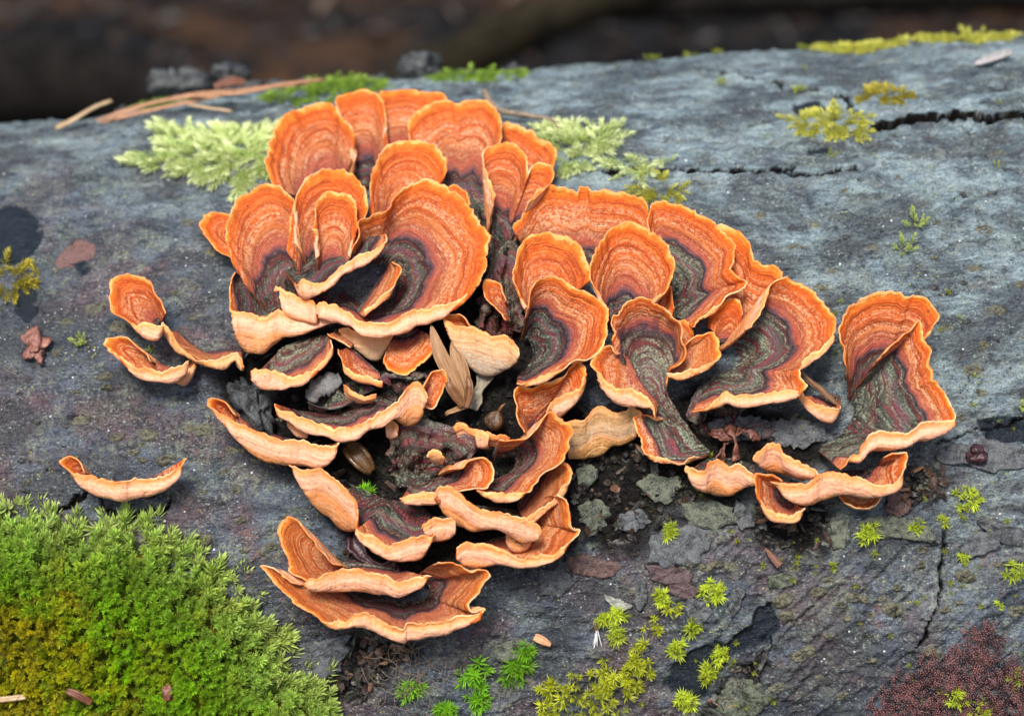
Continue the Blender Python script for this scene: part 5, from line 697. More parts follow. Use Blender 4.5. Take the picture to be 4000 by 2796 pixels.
def bracket(idx, vd, tan, uk, label, rows):
    rows = [trips(r) for r in rows]; n = len(rows[-1]); rr = []
    for r in rows:
        if len(r) != n: r = crom(r, arcpar(r, n))
        rr.append(r)
    X = np.stack([W(r[:, 0], r[:, 1], r[:, 2]) for r in rr])*1000.0                      # (rows, n, 3) mm
    rim = X[-1]; L = np.linalg.norm(np.diff(rim, axis=0), axis=1).sum(); m = int(np.clip(L/.5, 30, 300))
    up = arcpar(rim, m); X = np.stack([crom(x, up) for x in X])                          # (rows, m, 3)
    k = len(X); d = np.r_[0, np.cumsum([np.linalg.norm(X[i+1]-X[i], axis=1).mean() for i in range(k-1)])]
    nd = 60; vi = np.interp(np.linspace(0, d[-1], nd), d, np.arange(k)); D = crom(X, vi)  # (nd, m, 3)
    P = D.transpose(1, 0, 2); seg = np.linalg.norm(np.diff(P, axis=1), axis=2); cl = np.concatenate([np.zeros((m, 1)), np.cumsum(seg, 1)], 1); tot = cl[:, -1]
    nv = int(np.clip(tot.mean()/.75, 14, 34)); vv = np.linspace(0, 1, nv)**.85
    Q = np.empty((m, nv, 3))
    for i in range(m):
        x = vv*tot[i]
        for c in range(3): Q[i, :, c] = np.interp(x, cl[i], P[i, :, c])
    ul = np.r_[0, np.cumsum(np.linalg.norm(np.diff(Q[:, -1], axis=0), axis=1))]
    UL = np.repeat(ul[:, None], nv, 1); VV = np.repeat(vv[None], m, 0); TOT = np.repeat(tot[:, None], nv, 1)
    def normals(Q):
        du = np.gradient(Q, axis=0); dv = np.gradient(Q, axis=1); N = np.cross(du, dv); return N/(np.linalg.norm(N, axis=2)[..., None]+1e-9), dv/(np.linalg.norm(dv, axis=2)[..., None]+1e-9)
    N, T = normals(Q); sd_ = idx*7+3
    wav = (fbm(UL/5.5, VV*1.1+idx, sd_, 2)-.5)*2.8*ss(.25, 1, VV)**1.3                    # gentle radial folds
    conc = (fbm(UL/30, (1-VV)*TOT/1.3, sd_+1, 2)-.5)*.55                                    # growth ridges
    Q = Q+N*(wav*.75+conc)[..., None]
    jit = ((fbm(ul/1.3, 0*ul, sd_+2, 3)-.5)*1.3 + (fbm(ul/5, 0*ul, sd_+4, 2)-.5)*1.6)
    Q = Q+T*(jit[:, None]*ss(.72, 1, VV))[..., None]
    if vd > 1: Q = Q+normals(Q)[0]*((fbm(UL/7, VV*4, sd_+8, 4)-.5)*17*np.sin(np.pi*np.clip(VV, 0, 1)))[..., None]
    N, T = normals(Q)
    th = 1.15*(1-VV)+(.44+.2*(fbm(UL/4, 0*UL, sd_+6, 2)-.5))*VV; top = Q+N*(th*.5)[..., None]; bot = Q-N*(th*.5)[..., None]
    rimd = (1-VV)*TOT; vdn = np.clip(vd*(1+.25*(fbm(UL/9, 0*UL, sd_+3, 2)-.5)), 0.001, 1.3)
    zone = np.where(VV < vdn, .5*VV/vdn, .5+.5*(VV-vdn)/np.maximum(1-vdn, 1e-3))
    if vd > 1: zone = zone*.85
    loc = tuple(top[:, :2].mean((0, 1))*.001); root = empty('bracket_fungus', loc, label, 'bracket fungus', 'orange bracket fungi clustered on the log')
    one = np.ones(m*nv); rs = float(_h(np.int64(idx), np.int64(3), 5))
    at = {'zone': zone.ravel(), 'rimd': rimd.ravel(), 'ulen': UL.ravel(), 'tan': one*tan, 'seed': one*rs, 'dust': one*(1.0 if 'grey green' in label else .80 if 'grey' in label else .62)}
    F = gridfaces(m, nv)
    mesh('cap', top.reshape(-1, 3)*.001, F, CAPM, root, attrs=at)
    mesh('underside', bot.reshape(-1, 3)*.001, F[:, ::-1].copy(), CAPM if vd > 1 else UNDM[uk], root, attrs=at)
    # rounded pale margin closing the rim and both flanks
    path = [(0, j) for j in range(nv)]+[(i, nv-1) for i in range(1, m)]+[(m-1, j) for j in range(nv-2, -1, -1)]
    ii, jj = np.array([p[0] for p in path]), np.array([p[1] for p in path]); du = np.gradient(Q, axis=0); du /= np.linalg.norm(du, axis=2)[..., None]+1e-9
    outd = np.where((jj == nv-1)[:, None], T[ii, jj], np.where((ii == 0)[:, None], -du[ii, jj], du[ii, jj]))
    for e in (nv-1, nv-1+m-1): outd[e] = outd[max(e-1, 0)]+outd[min(e+1, len(path)-1)]
    outd /= np.linalg.norm(outd, axis=1)[:, None]+1e-9
    al = np.linspace(0, np.pi, 7); hw = th[ii, jj]*.5*np.where(jj == nv-1, 1.0, .5+.5*VV[ii, jj]**2); Np = N[ii, jj]; Cn = Q[ii, jj]
    bul = 1+.2*ss(.8, 1, VV[ii, jj])
    M = Cn[:, None]+Np[:, None]*(np.cos(al)[None, :, None]*(hw*1.02)[:, None, None])+outd[:, None]*(np.sin(al)[None, :, None]*(hw*1.1*bul)[:, None, None])
    onem = np.ones(len(path)*7)
    mesh('margin', M.reshape(-1, 3)*.001, gridfaces(len(path), 7)[:, ::-1].copy(), MARM, root, attrs={'tan': onem*(2 if vd > 1 else tan), 'pale': np.repeat(ss(.62, .97, VV[ii, jj]), 7)})
    # dew beads hanging on the outer underside
    if vd <= 1 and uk == 0 and L > 25:
        nb = int(L*.7); bi = RNG.integers(2, m-2, nb); bj = (nv-1-np.abs(RNG.normal(0, nv*.16, nb)).astype(int)-2).clip(2, nv-2)
        face = -N[bi, bj]@(-FWD); keep = face > .15; bi, bj = bi[keep], bj[keep]
        if len(bi):
            r = RNG.uniform(.10, .26, len(bi)); V, Fb = blobs(bot[bi, bj]*.001-N[bi, bj]*(r*.6*.001)[:, None], r*.001)
            o = mesh('dew', V, Fb, DEWM, root); o['kind'] = 'stuff'
for i, (vd, tan, uk, label, rows) in enumerate(BRACKETS): bracket(i, vd, tan, uk, label, rows)

# ------------------------------------------------------------------ moss
def leaf(L, wd, fold):
    return np.array([(0, 0, 0), (wd, fold*wd, .42*L), (-wd, fold*wd, .42*L), (0, -.1*wd, L)])
def rotz(a): c, s = math.cos(a), math.sin(a); return np.array([(c, -s, 0), (s, c, 0), (0, 0, 1)])
def rotx(a): c, s = math.cos(a), math.sin(a); return np.array([(1, 0, 0), (0, c, -s), (0, s, c)])
def shoot(kind, seed):
    r = np.random.default_rng(seed); V, F, C = [], [], []
    def add(l, M, org, c0, c1):
        b = sum(map(len, V)); V.append(l@M.T+org); F.extend([(b, b+1, b+3), (b, b+3, b+2)]); C.extend([c0, (c0+c1)/2, (c0+c1)/2, c1])
    if kind == 'feather':
        n = 30
        for k in range(n):
            f = .12+.88*k/(n-1); ang = math.radians(62*(1-f)**.6+14+r.normal(0, 6)); az = k*2.4+r.normal(0, .3); Lf = (.33 if f < .9 else .27)*r.uniform(.85, 1.15)
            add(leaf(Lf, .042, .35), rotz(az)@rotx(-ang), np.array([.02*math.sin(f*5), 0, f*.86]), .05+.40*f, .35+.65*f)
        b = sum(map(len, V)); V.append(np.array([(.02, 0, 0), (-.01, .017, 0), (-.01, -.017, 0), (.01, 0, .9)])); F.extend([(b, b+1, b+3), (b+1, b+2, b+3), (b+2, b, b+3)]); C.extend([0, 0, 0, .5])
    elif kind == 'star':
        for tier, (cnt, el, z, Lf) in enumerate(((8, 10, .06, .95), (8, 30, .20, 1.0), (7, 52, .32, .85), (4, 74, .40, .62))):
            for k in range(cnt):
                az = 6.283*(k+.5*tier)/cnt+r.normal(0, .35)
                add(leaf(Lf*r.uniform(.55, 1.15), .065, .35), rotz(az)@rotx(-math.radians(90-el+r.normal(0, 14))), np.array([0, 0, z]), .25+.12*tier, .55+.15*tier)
    return np.concatenate(V), np.array(F), np.array(C)
SH = {'feather': [shoot('feather', k) for k in range(6)], 'star': [shoot('star', 20+k) for k in range(6)]}
def plant(name, kind, pos, dirs, size, lo, hi, parent=None, shade=None):
    """pos (n,3) m, dirs (n,3) unit, size (n,) m; lo/hi (n,3) colours at the leaf bases and tips"""
    VV, FF, CC, base = [], [], [], 0; n = len(pos); pick = RNG.integers(0, 6, n)
    for i in range(n):
        V, F, C = SH[kind][pick[i]]; d = dirs[i]; x = np.cross(d, (.3, .5, .81)); x /= np.linalg.norm(x); y = np.cross(d, x); a = RNG.uniform(0, 6.28)
        x, y = x*math.cos(a)+y*math.sin(a), y*math.cos(a)-x*math.sin(a)
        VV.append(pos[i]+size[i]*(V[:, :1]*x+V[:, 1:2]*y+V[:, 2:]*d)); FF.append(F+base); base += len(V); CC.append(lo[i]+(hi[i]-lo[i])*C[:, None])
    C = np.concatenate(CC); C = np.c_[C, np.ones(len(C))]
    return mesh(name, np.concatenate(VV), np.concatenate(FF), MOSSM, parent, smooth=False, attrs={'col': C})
def sample(P, n):
    q = np.array(P); lo, hi = q.min(0), q.max(0); out = np.zeros((0, 2))
    while len(out) < n:
        c = RNG.uniform(lo, hi, (n*3, 2)); out = np.vstack([out, c[inpoly(c[:, 0], c[:, 1], P)]])
    return out[:n]
def mat(name, kind, H, label, P):
    P = pairs(P); q = np.array(P); area = .5*abs(np.dot(q[:, 0], np.roll(q[:, 1], 1))-np.dot(q[:, 1], np.roll(q[:, 0], 1))); cen = q.mean(0)
    dens, L, sty = {'cushion': (.60, 8.6, 'feather'), 'pale': (.22, 8.0, 'feather'), 'pale2': (.16, 7.5, 'feather'), 'yellow': (.26, 6.5, 'feather'), 'green': (.14, 5.5, 'feather'), 'olive': (.26, 6.5, 'feather'), 'mat': (.15, 4.8, 'star')}[kind]
    n = int(area*dens); p = sample(P, n); d, _ = segdist(p[:, 0], p[:, 1], P, True)
    k = 40; gx = np.stack([segdist(p[:, 0]+e, p[:, 1], P, True)[0] for e in (1, -1)]); gy = np.stack([segdist(p[:, 0], p[:, 1]+e, P, True)[0] for e in (1, -1)])
    g = -np.stack([gx[0]-gx[1], gy[0]-gy[1]], -1)*.5; edge = np.exp(-d/(7 if kind == 'cushion' else 4))
    hgt = H*(1-np.exp(-d/7))+ (fbm(p[:, 0]/9, p[:, 1]/9, 5, 3)-.5)*(5 if kind == 'cushion' else 1.5)+((fbm(p[:, 0]/3.6, p[:, 1]/3.6, 6, 2)-.5)*7 if kind == 'cushion' else 0)
    size = L*RNG.uniform(.55, 1.25, n)*(1 if sty == 'feather' else .62)
    if kind == 'cushion': size = size*(.56+(.44+.45*(RNG.uniform(size=n) < .35))*edge)
    flat = {'cushion': 1.25, 'mat': .4}.get(kind, 2.6)
    dirs = np.empty((n, 3)); pos = np.empty((n, 3))
    for i in range(n):
        o, ax, up, nn = on_bark(p[i, 0], p[i, 1]) if kind != 'cushion' else frame(p[i, 0], p[i, 1]); lean = g[i]*edge[i]*flat*1.3 + RNG.normal(0, .36 if kind == 'cushion' else .6, 2) + (np.array([.1, .25]) if kind == 'cushion' else 0)
        v = nn*(1.0 if kind in ('cushion', 'mat') else .16)+ax*lean[0]+up*lean[1]; v /= np.linalg.norm(v); dirs[i] = v; pos[i] = o+nn*.001*(max(hgt[i], .2)*(1 if kind in ('cushion', 'mat') else .45)-(.35*size[i] if kind == 'cushion' else 0))
    if kind.startswith('pale'):
        for i in range(n):                                                          # fronds pressed to the bark, running outwards
            o, ax, up, nn = on_bark(p[i, 0], p[i, 1]); v2 = p[i]-cen+RNG.normal(0, 7, 2)+np.array([-9*np.sign(RNG.uniform(-.2, 1)), -2]); v2 /= np.linalg.norm(v2)+1e-6
            v = nn*RNG.uniform(.02, .25)+ax*v2[0]+up*v2[1]; dirs[i] = v/np.linalg.norm(v); pos[i] = o+nn*.001*RNG.uniform(.3, 1.6)
    f1 = fbm(p[:, 0]/16, p[:, 1]/16, 9, 3)[:, None]; e = edge[:, None]; r1 = RNG.uniform(0, 1, (n, 1))
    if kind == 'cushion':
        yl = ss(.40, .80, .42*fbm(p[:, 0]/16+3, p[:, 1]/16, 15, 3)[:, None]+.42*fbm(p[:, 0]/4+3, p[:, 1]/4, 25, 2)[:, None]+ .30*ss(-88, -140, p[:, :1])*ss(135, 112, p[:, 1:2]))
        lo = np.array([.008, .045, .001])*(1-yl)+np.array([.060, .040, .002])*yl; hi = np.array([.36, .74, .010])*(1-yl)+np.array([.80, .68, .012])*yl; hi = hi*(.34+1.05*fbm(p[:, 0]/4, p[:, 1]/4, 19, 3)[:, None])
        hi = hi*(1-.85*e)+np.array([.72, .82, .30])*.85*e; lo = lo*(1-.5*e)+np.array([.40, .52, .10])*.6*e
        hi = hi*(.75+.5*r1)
    else:
        lo, hi = {'pale': ((.46, .62, .12), (.90, .94, .58)), 'pale2': ((.46, .60, .14), (.90, .94, .62)), 'yellow': ((.36, .36, .03), (.78, .76, .16)), 'green': ((.07, .17, .012), (.40, .60, .08)), 'olive': ((.22, .18, .012), (.62, .52, .06)), 'mat': ((.16, .20, .006), (.66, .70, .04))}[kind]
        lo = np.array(lo)*(.7+.6*f1); hi = np.array(hi)*(.75+.5*r1)
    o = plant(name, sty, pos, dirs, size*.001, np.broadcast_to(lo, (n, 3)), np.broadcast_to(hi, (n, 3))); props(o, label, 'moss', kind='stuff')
for m_ in MATS: mat(*m_)
def cushion_body(P):
    P = pairs(P); n = 90; q = np.array(P); xs, ys = np.linspace(q[:, 0].min(), q[:, 0].max(), n), np.linspace(q[:, 1].min(), q[:, 1].max(), n)
    X, Y = np.meshgrid(xs, ys, indexing='ij'); ins = inpoly(X, Y, P); d, _ = segdist(X, Y, P, True); h = np.where(ins, 9*(1-np.exp(-d/7))+(fbm(X/9, Y/9, 5, 3)-.5)*5-3.0, -4)
    b = MB('moss_thatch'); c = b.mix(b.step(b.noise(b.coord(), 300, 4, .6), .4, .6), (.03, .045, .006), (.10, .085, .012)); mm = b.bsdf(c, .95, None, .05)
    o = mesh('moss_thatch', W(X, Y, h).reshape(-1, 3), gridfaces(n, n), mm); props(o, kind='stuff')
cushion_body(MATS[0][4])
def tuft(s, t, r, kind, label, group):
    o, ax, up, nn = on_bark(s, t); n = {'star': 8, 'star2': 10, 'pale': 8, 'blur': 10}[kind] if r > 2.4 else 3
    if r > 5: n += 3
    sty = 'star' if kind.startswith('star') else 'feather'; rad = r*.62
    ang = np.arange(n)*2.4; q = np.sqrt((np.arange(n)+.3)/n)*rad*RNG.uniform(.6, 1.35, n); pos, dirs = [], []
    for k in range(n):
        dx, dy = math.cos(ang[k])*q[k], math.sin(ang[k])*q[k]; v = nn+ax*dx/rad*.7+up*(dy/rad*.7+.15)+np.array(RNG.normal(0, .12, 3)); v /= np.linalg.norm(v)
        pos.append(o+(ax*dx+up*dy*.8+nn*(.3+.5*(1-q[k]/rad)*r*.3))*.001); dirs.append(v)
    lo, hi = {'star': ((.16, .25, .008), (.68, .80, .06)), 'star2': ((.03, .14, .004), (.26, .64, .025)), 'pale': ((.24, .34, .03), (.70, .78, .25)), 'blur': ((.22, .29, .012), (.64, .70, .08))}[kind]
    sz = np.full(n, (2.9 if kind == 'star' else 3.6) if sty == 'star' else max(2.2, r*.85))*RNG.uniform(.5, 1.25, n)*(.75 if r < 2.4 else 1)
    k = .8+.4*RNG.uniform(); ob = plant('moss_tuft', sty, np.array(pos), np.array(dirs), sz*.001, np.tile(np.array(lo)*k, (n, 1)), np.array(hi)*k*RNG.uniform(.6, 1.15, (n, 1)))
    props(ob, label, 'moss', group)
for s, t, r, kind, label, group in TUFTS: tuft(s*.1, t*.1, r, kind, label, group)
# stray moss sprigs too many and too small to count
def sprigs():
    P = []
    for _ in range(1200):
        s, t = RNG.uniform(60, 175), RNG.uniform(20, 210)
        if fbm(s/14, t/14, 44, 3) > .60: P.append((s, t))
    for _ in range(500):
        s, t = RNG.uniform(-10, 70), RNG.uniform(10, 80)
        if fbm(s/10, t/10, 45, 3) > .62: P.append((s, t))
    P = np.array(P[:170]); n = len(P); pos, dirs = [], []
    for s, t in P:
        o, ax, up, nn = on_bark(s, t, .6); pos.append(o+nn*.0002); v = nn+np.array(RNG.normal(0, .3, 3)); dirs.append(v/np.linalg.norm(v))
    o = plant('moss_sprigs', 'star', np.array(pos), np.array(dirs), RNG.uniform(.9, 2.0, n)*.001, np.tile((.10, .13, .01), (n, 1)), np.tile((.38, .42, .05), (n, 1)))
    props(o, 'scattered tiny moss sprigs on the lower bark', 'moss', kind='stuff')
sprigs()
def liverwort():
    P = [(a, b) for a, b, c in trips(BITS['liverpoly'])]; st = sample(P, 520); dA = RNG.uniform(0, 6.28, 520); V, F, C, base = [], [], [], 0
    a = np.linspace(0, 2*np.pi, 8, endpoint=False); disc = np.concatenate([np.stack([np.cos(a), np.sin(a), 0*a-.25], -1), np.stack([.6*np.cos(a), .6*np.sin(a), 0*a+.05], -1), [(0, 0, .15)]])
    df = [(k, (k+1) % 8, 8+(k+1) % 8) for k in range(8)]+[(k, 8+(k+1) % 8, 8+k) for k in range(8)]+[(8+k, 8+(k+1) % 8, 16) for k in range(8)]
    for c in range(len(st)):
        x, y = st[c]; th = dA[c] if c % 3 else math.pi*.75+RNG.normal(0, .5)
        for k in range(14):
            x += math.cos(th)*.42; y += math.sin(th)*.42; th += RNG.normal(0, .18)
            o, ax, up, nn = on_bark(x, y, 3.0); h = .5+3.6*fbm(x/4, y/4, 8, 2)**1.5+.05*k; side = (-1)**k*.34; rr = RNG.uniform(.26, .46)*(1-.03*k)
            cc = o+(ax*(-math.sin(th)*side)+up*(math.cos(th)*side)+nn*h)*.001; n2 = nn+.5*(ax*math.cos(th)+up*math.sin(th))+np.array(RNG.normal(0, .15, 3)); n2 /= np.linalg.norm(n2); e1 = np.cross(up, n2); e1 /= np.linalg.norm(e1); e2 = np.cross(n2, e1)
            V.append(cc+rr*.001*(disc[:, :1]*e1+disc[:, 1:2]*e2+disc[:, 2:]*n2)); F += [tuple(q+base for q in f) for f in df]; base += 17
            f = k/13; col = np.array([.022, .007, .009])*(1-f)+np.array([.19, .065, .058])*f**2.2; col = col*RNG.uniform(.7, 1.25); C.append(np.tile([*col, 1], (17, 1)))
    b = MB('liverwort'); m = b.bsdf(b.attr('col', 'Color'), .38, None, .5)
    o = mesh('liverwort', np.concatenate(V), np.array(F), m, smooth=True, attrs={'col': np.concatenate(C)}); props(o, 'dark red scaly liverwort patch in the lower right corner', 'liverwort', kind='stuff')
liverwort()

# ------------------------------------------------------------------ small litter on the log
def pts(k): p = trips(BITS[k]); lowest = p[:, 2].min() < 4; return W(p[:, 0], p[:, 1], p[:, 2]+(bark_s(p[:, 0], p[:, 1], 2.0) if lowest else 0))
def strip(name, P, width, bend, thick, m, parent=None, n=26, k=9, prof=None, twist=0.0, seed=1, ragged=0.0):
    """a bent leaf-like strip of real thickness along P; width profile prof(u); bend = cross curl in radians"""
    C = smoothpath(P, n); T = np.gradient(C, axis=0); T /= np.linalg.norm(T, axis=1)[:, None]; view = np.array([0, -math.cos(.9), math.sin(.9)])
    S = np.cross(T, view); S /= np.linalg.norm(S, axis=1)[:, None]; N = np.cross(S, T); u = np.linspace(0, 1, n); a = np.linspace(-1, 1, k)
    tw = twist*u; S, N = S*np.cos(tw)[:, None]+N*np.sin(tw)[:, None], N*np.cos(tw)[:, None]-S*np.sin(tw)[:, None]
    wd = width*.5*(prof(u) if prof else np.sin(np.pi*np.clip(u*.96+.02, 0, 1))**.6)
    rag = 1+ragged*(vn(u[:, None]*14+a[None]*0, np.sign(a)[None]*3+0*u[:, None], seed)-.5)
    ph = a*bend; x = np.sin(ph)/(bend or 1e-6); z = (1-np.cos(ph))/(bend or 1e-6)
    mid = C[:, None]+S[:, None]*(wd[:, None]*rag*x[None])[..., None]+N[:, None]*((wd[:, None]*z[None]) + .06*width*(vn(u[:, None]*6, a[None]*2, seed+1)-.5))[..., None]
    nn = np.cross(np.gradient(mid, axis=0), np.gradient(mid, axis=1)); nn /= np.linalg.norm(nn, axis=2)[..., None]+1e-12
    tp, bt = mid+nn*thick*.5, mid-nn*thick*.5; V = np.concatenate([tp.reshape(-1, 3), bt.reshape(-1, 3)]); F = [tuple(f) for f in gridfaces(n, k)]; o = n*k
    F += [tuple(q+o for q in f[::-1]) for f in gridfaces(n, k)]
    ed = [i*k for i in range(n)]+[(n-1)*k+j for j in range(1, k)]+[i*k+k-1 for i in range(n-2, -1, -1)]+[j for j in range(k-2, 0, -1)]
    F += [(ed[i], ed[i]+o, ed[(i+1) % len(ed)]+o, ed[(i+1) % len(ed)]) for i in range(len(ed))]
    L = np.linalg.norm(np.diff(C, axis=0), axis=1).sum()*1000; uu = np.repeat(u[:, None]*L, k, 1).ravel(); v2 = (a[None]*wd[:, None]*1000).ravel()
    return mesh(name, V, F, m, parent, attrs={'ulen': np.r_[uu, uu], 'vlen': np.r_[v2, v2]})
STRAWM = fibre_material('dry_straw', (.28, .14, .07), (.50, .27, .15), (.20, .09, .05)); TANM = fibre_material('pale_straw', (.34, .23, .12), (.55, .40, .24), (.2, .12, .06))
HUSKM = fibre_material('bud_husk_skin', (.24, .12, .05), (.42, .235, .11), (.14, .06, .025), rough=.5); HUSKD = fibre_material('bud_husk_dark', (.13, .055, .02), (.24, .11, .045), (.06, .025, .01), rough=.3)
NEEDM = fibre_material('pine_needle_skin', (.13, .06, .03), (.33, .19, .10), (.05, .025, .015), rough=.4)
blade = empty('dry_grass_bunch', tuple(pts('blade_a')[0]), 'long reddish dry grass blades lying together on the log ridge at upper left', 'dry grass')
for k_ in ('blade_a', 'blade_b', 'blade_c'): strip('blade', pts(k_), .0019, .9, .0004, STRAWM, blade, prof=lambda u: .55+.6*u*(1-u)*2+.1*u)
props(strip('grass_stalk', pts('blade_d'), .0022, .9, .0006, TANM, prof=lambda u: 1-.4*u), 'short pale stalk lying at the left end of the ridge beside the long blades', 'stalk')
props(strip('grass_stalk', pts('blade_e'), .0013, .9, .0004, TANM, prof=lambda u: 1-.3*u), 'thin pale stalk curving below the long dry blades', 'stalk')
V_, F_ = tube(smoothpath(pts('twig_top'), 40), np.linspace(.0011, .0006, 40)*(1+.3*vn(np.arange(40)*.5, 0*np.arange(40), 3)), 8)
props(mesh('dry_twig', V_, F_, scrap_material('twig_skin', (.16, .11, .07), (.34, .26, .18), (.1, .07, .05), 700)), 'thin bent dry twig behind the top right brackets', 'twig')
nd = empty('pine_needle', tuple(pts('needle_a')[-1]), 'brown pine needle pair leaning between the dewy bracket and the far right bracket', 'pine needle')
strip('needle', pts('needle_a'), .0011, 1.2, .0005, NEEDM, nd, prof=lambda u: .4+.8*np.sin(np.pi*np.clip(u, .05, .95))); strip('needle', pts('needle_b'), .0009, 1.2, .0004, NEEDM, nd, prof=lambda u: .3+.8*np.sin(np.pi*np.clip(u*.9+.1, .05, .95)))
hk = empty('bud_husk', tuple(pts('husk1')[0]), 'dry brown bud husk with pointed scales standing in the centre hollow', 'bud husk')
pp = lambda u: np.clip((1-u)**.75*(.45+2.2*u), 0, 1)
strip('scale', pts('husk1'), .0058, .9, .0003, HUSKM, hk, prof=pp, seed=3); strip('scale', pts('husk2'), .0062, .8, .0003, HUSKM, hk, prof=pp, seed=4, twist=.4)
strip('scale', pts('husk3'), .0036, 1.3, .0003, HUSKD, hk, prof=pp, seed=5); strip('scale', pts('husk5'), .0042, 1.2, .0003, HUSKD, hk, prof=pp, seed=6); strip('husk_stub', pts('husk4'), .0026, 1.3, .0005, HUSKM, hk, prof=lambda u: .9-.5*u, seed=7)
SPECK = scrap_material('speckled_beige', (.22, .18, .12), (.38, .33, .24), (.10, .065, .045), 500)
props(strip('bark_scrap', pts('scrap_beige'), .0058, .8, .0006, SPECK, prof=lambda u: .75+.25*np.sin(u*9), seed=9, ragged=.2), 'speckled beige bark strip right beside the bud husk', 'bark scrap')
def lump(name, p, size, m, seed, label, cat, amp=.25, stretch=(1, .7, .6), rot=0.0, freq=1.8, parent=None):
    s, t, h = p; o, ax, up, nn = on_bark(s, t, 4.0); v = IV.copy(); f = IF
    for _ in range(2):                                                             # refine
        vs = [tuple(x) for x in v]; cache = {}; g = []
        def mid(i, j):
            kk = (min(i, j), max(i, j))
            if kk not in cache:
                q = np.array(vs[i])+np.array(vs[j]); q /= np.linalg.norm(q); vs.append(tuple(q)); cache[kk] = len(vs)-1
            return cache[kk]
        for a, b, c in f:
            d, e, k = mid(a, b), mid(b, c), mid(c, a); g += [(a, d, k), (b, e, d), (c, k, e), (d, e, k)]
        v, f = np.array(vs), np.array(g)
    r = 1+amp*((vn(v[:, 0]*freq+seed, v[:, 1]*freq+v[:, 2]*1.3, seed)-.5)*1.6+(vn(v[:, 0]*freq*3+seed, v[:, 2]*freq*3+v[:, 1]*2, seed+1)-.5)*.7)
    q = v*r[:, None]*np.array(stretch)*size; c, s_ = math.cos(rot), math.sin(rot); q = np.stack([q[:, 0]*c-q[:, 1]*s_, q[:, 0]*s_+q[:, 1]*c, q[:, 2]], -1)
    V = o+(q[:, :1]*ax+q[:, 1:2]*up+(q[:, 2:]+h)*nn)*.001
    ob = mesh(name, V, f, m, parent); return props(ob, label, cat)
P1 = lambda k: trips(BITS[k])[0]
NUTM = scrap_material('glossy_nut', (.045, .02, .01), (.13, .065, .03), (.30, .22, .15), 350, .22, .35)
cp = empty('beech_nut', tuple(W(*P1('capsule'))), 'small glossy brown three sided nut in the lower centre hollow', 'nut')
def nut(parent):
    s, t, h = P1('capsule'); o, ax, up, nn = frame(s, t); n, k = 24, 12; a = np.linspace(0, 2*np.pi, n, endpoint=False); z = np.linspace(0, 1, k); Aq, Z = np.meshgrid(a, z, indexing='ij')
    r = 3.6*np.sin(np.pi*np.clip(Z*.97+.02, 0, 1))**.7*(1+.14*np.cos(3*Aq))*(1-.25*Z); q = np.stack([r*np.cos(Aq), r*np.sin(Aq)*.9, (Z-.45)*7], -1)
    e3 = up*.75+nn*.5+ax*.35; e3 /= np.linalg.norm(e3); e1 = np.cross(nn, e3); e1 /= np.linalg.norm(e1); e2 = np.cross(e3, e1)
    V = o+(q[..., :1]*e1+q[..., 1:2]*e2+q[..., 2:]*e3+nn*(h-.5))*.001; F = [tuple(f) for f in gridfaces(n, k, True)]
    mesh('shell', V.reshape(-1, 3), F, NUTM, parent); tip = V[:, -1].mean(0)
    vv, ff = tube(np.array([tip-e3*.0006, tip+e3*.0014+ax*.0006, tip+e3*.0024+ax*.0014]), [.0006, .0005, .0002], 7); mesh('stalk', vv, ff, HUSKD, parent)
nut(cp)
SEEDM = fibre_material('seed_skin', (.07, .035, .012), (.16, .085, .03), (.03, .015, .008), rough=.25, spec=.6)
sd0 = trips(BITS['seed'])[0]
sdo = strip('seed', W(sd0[0]+np.array([-3.6, -1, 1.6, 4.0]), sd0[1]+np.array([4.0, 1.2, -2, -4.6]), sd0[2]+np.array([-.6, 1.0, 1.0, -.8])), .0078, 1.45, .0012, SEEDM, n=26, k=13, prof=lambda u: np.sin(np.pi*np.clip(u*.92+.06, 0, 1))**.55, seed=8)
props(sdo, 'glossy brown flat seed lying under the right end of the long dewy lip', 'seed')
GREYL = scrap_material('grey_dead_leaf', (.07, .07, .075), (.16, .16, .155), (.26, .20, .14), 300, .5)
props(strip('leaf_scrap', pts('leaf_grey'), .0070, -.5, .0004, GREYL, prof=lambda u: .5+.6*np.sin(np.pi*np.clip(u, .02, .98)), seed=11, ragged=.5), 'crisp grey leaf scrap in the hollow above the red edged lip', 'leaf scrap')
CHUNK = scrap_material('dark_rotten_bark', (.010, .011, .012), (.048, .052, .054), (.15, .165, .15), 420, .45)
lump('wood_chunk', P1('chunk'), 7.5, CHUNK, 3, 'dark weathered wood chunk between the dewy peach lips at left', 'wood chunk', .75, (.62, 1.15, .55), .35, 2.6)
RUSTB = scrap_material('red_brown_bark', (.12, .04, .028), (.33, .14, .10), (.46, .26, .19), 380, .5)
lump('bark_scrap', P1('scrap_red'), 5.2, RUSTB, 13, 'crumbly red brown bark scrap at the left edge below the black patches', 'bark scrap', .7, (.75, .95, .35), .4, 2.2)
CRUM = scrap_material('crumpled_red_skin', (.06, .015, .012), (.20, .07, .045), (.36, .19, .11), 300, .42)
cr = empty('crumpled_fungus', tuple(W(*P1('crumple'))), 'shrivelled dark red bracket with crumpled lobes in the right hollow', 'bracket fungus')
c0 = P1('crumple')
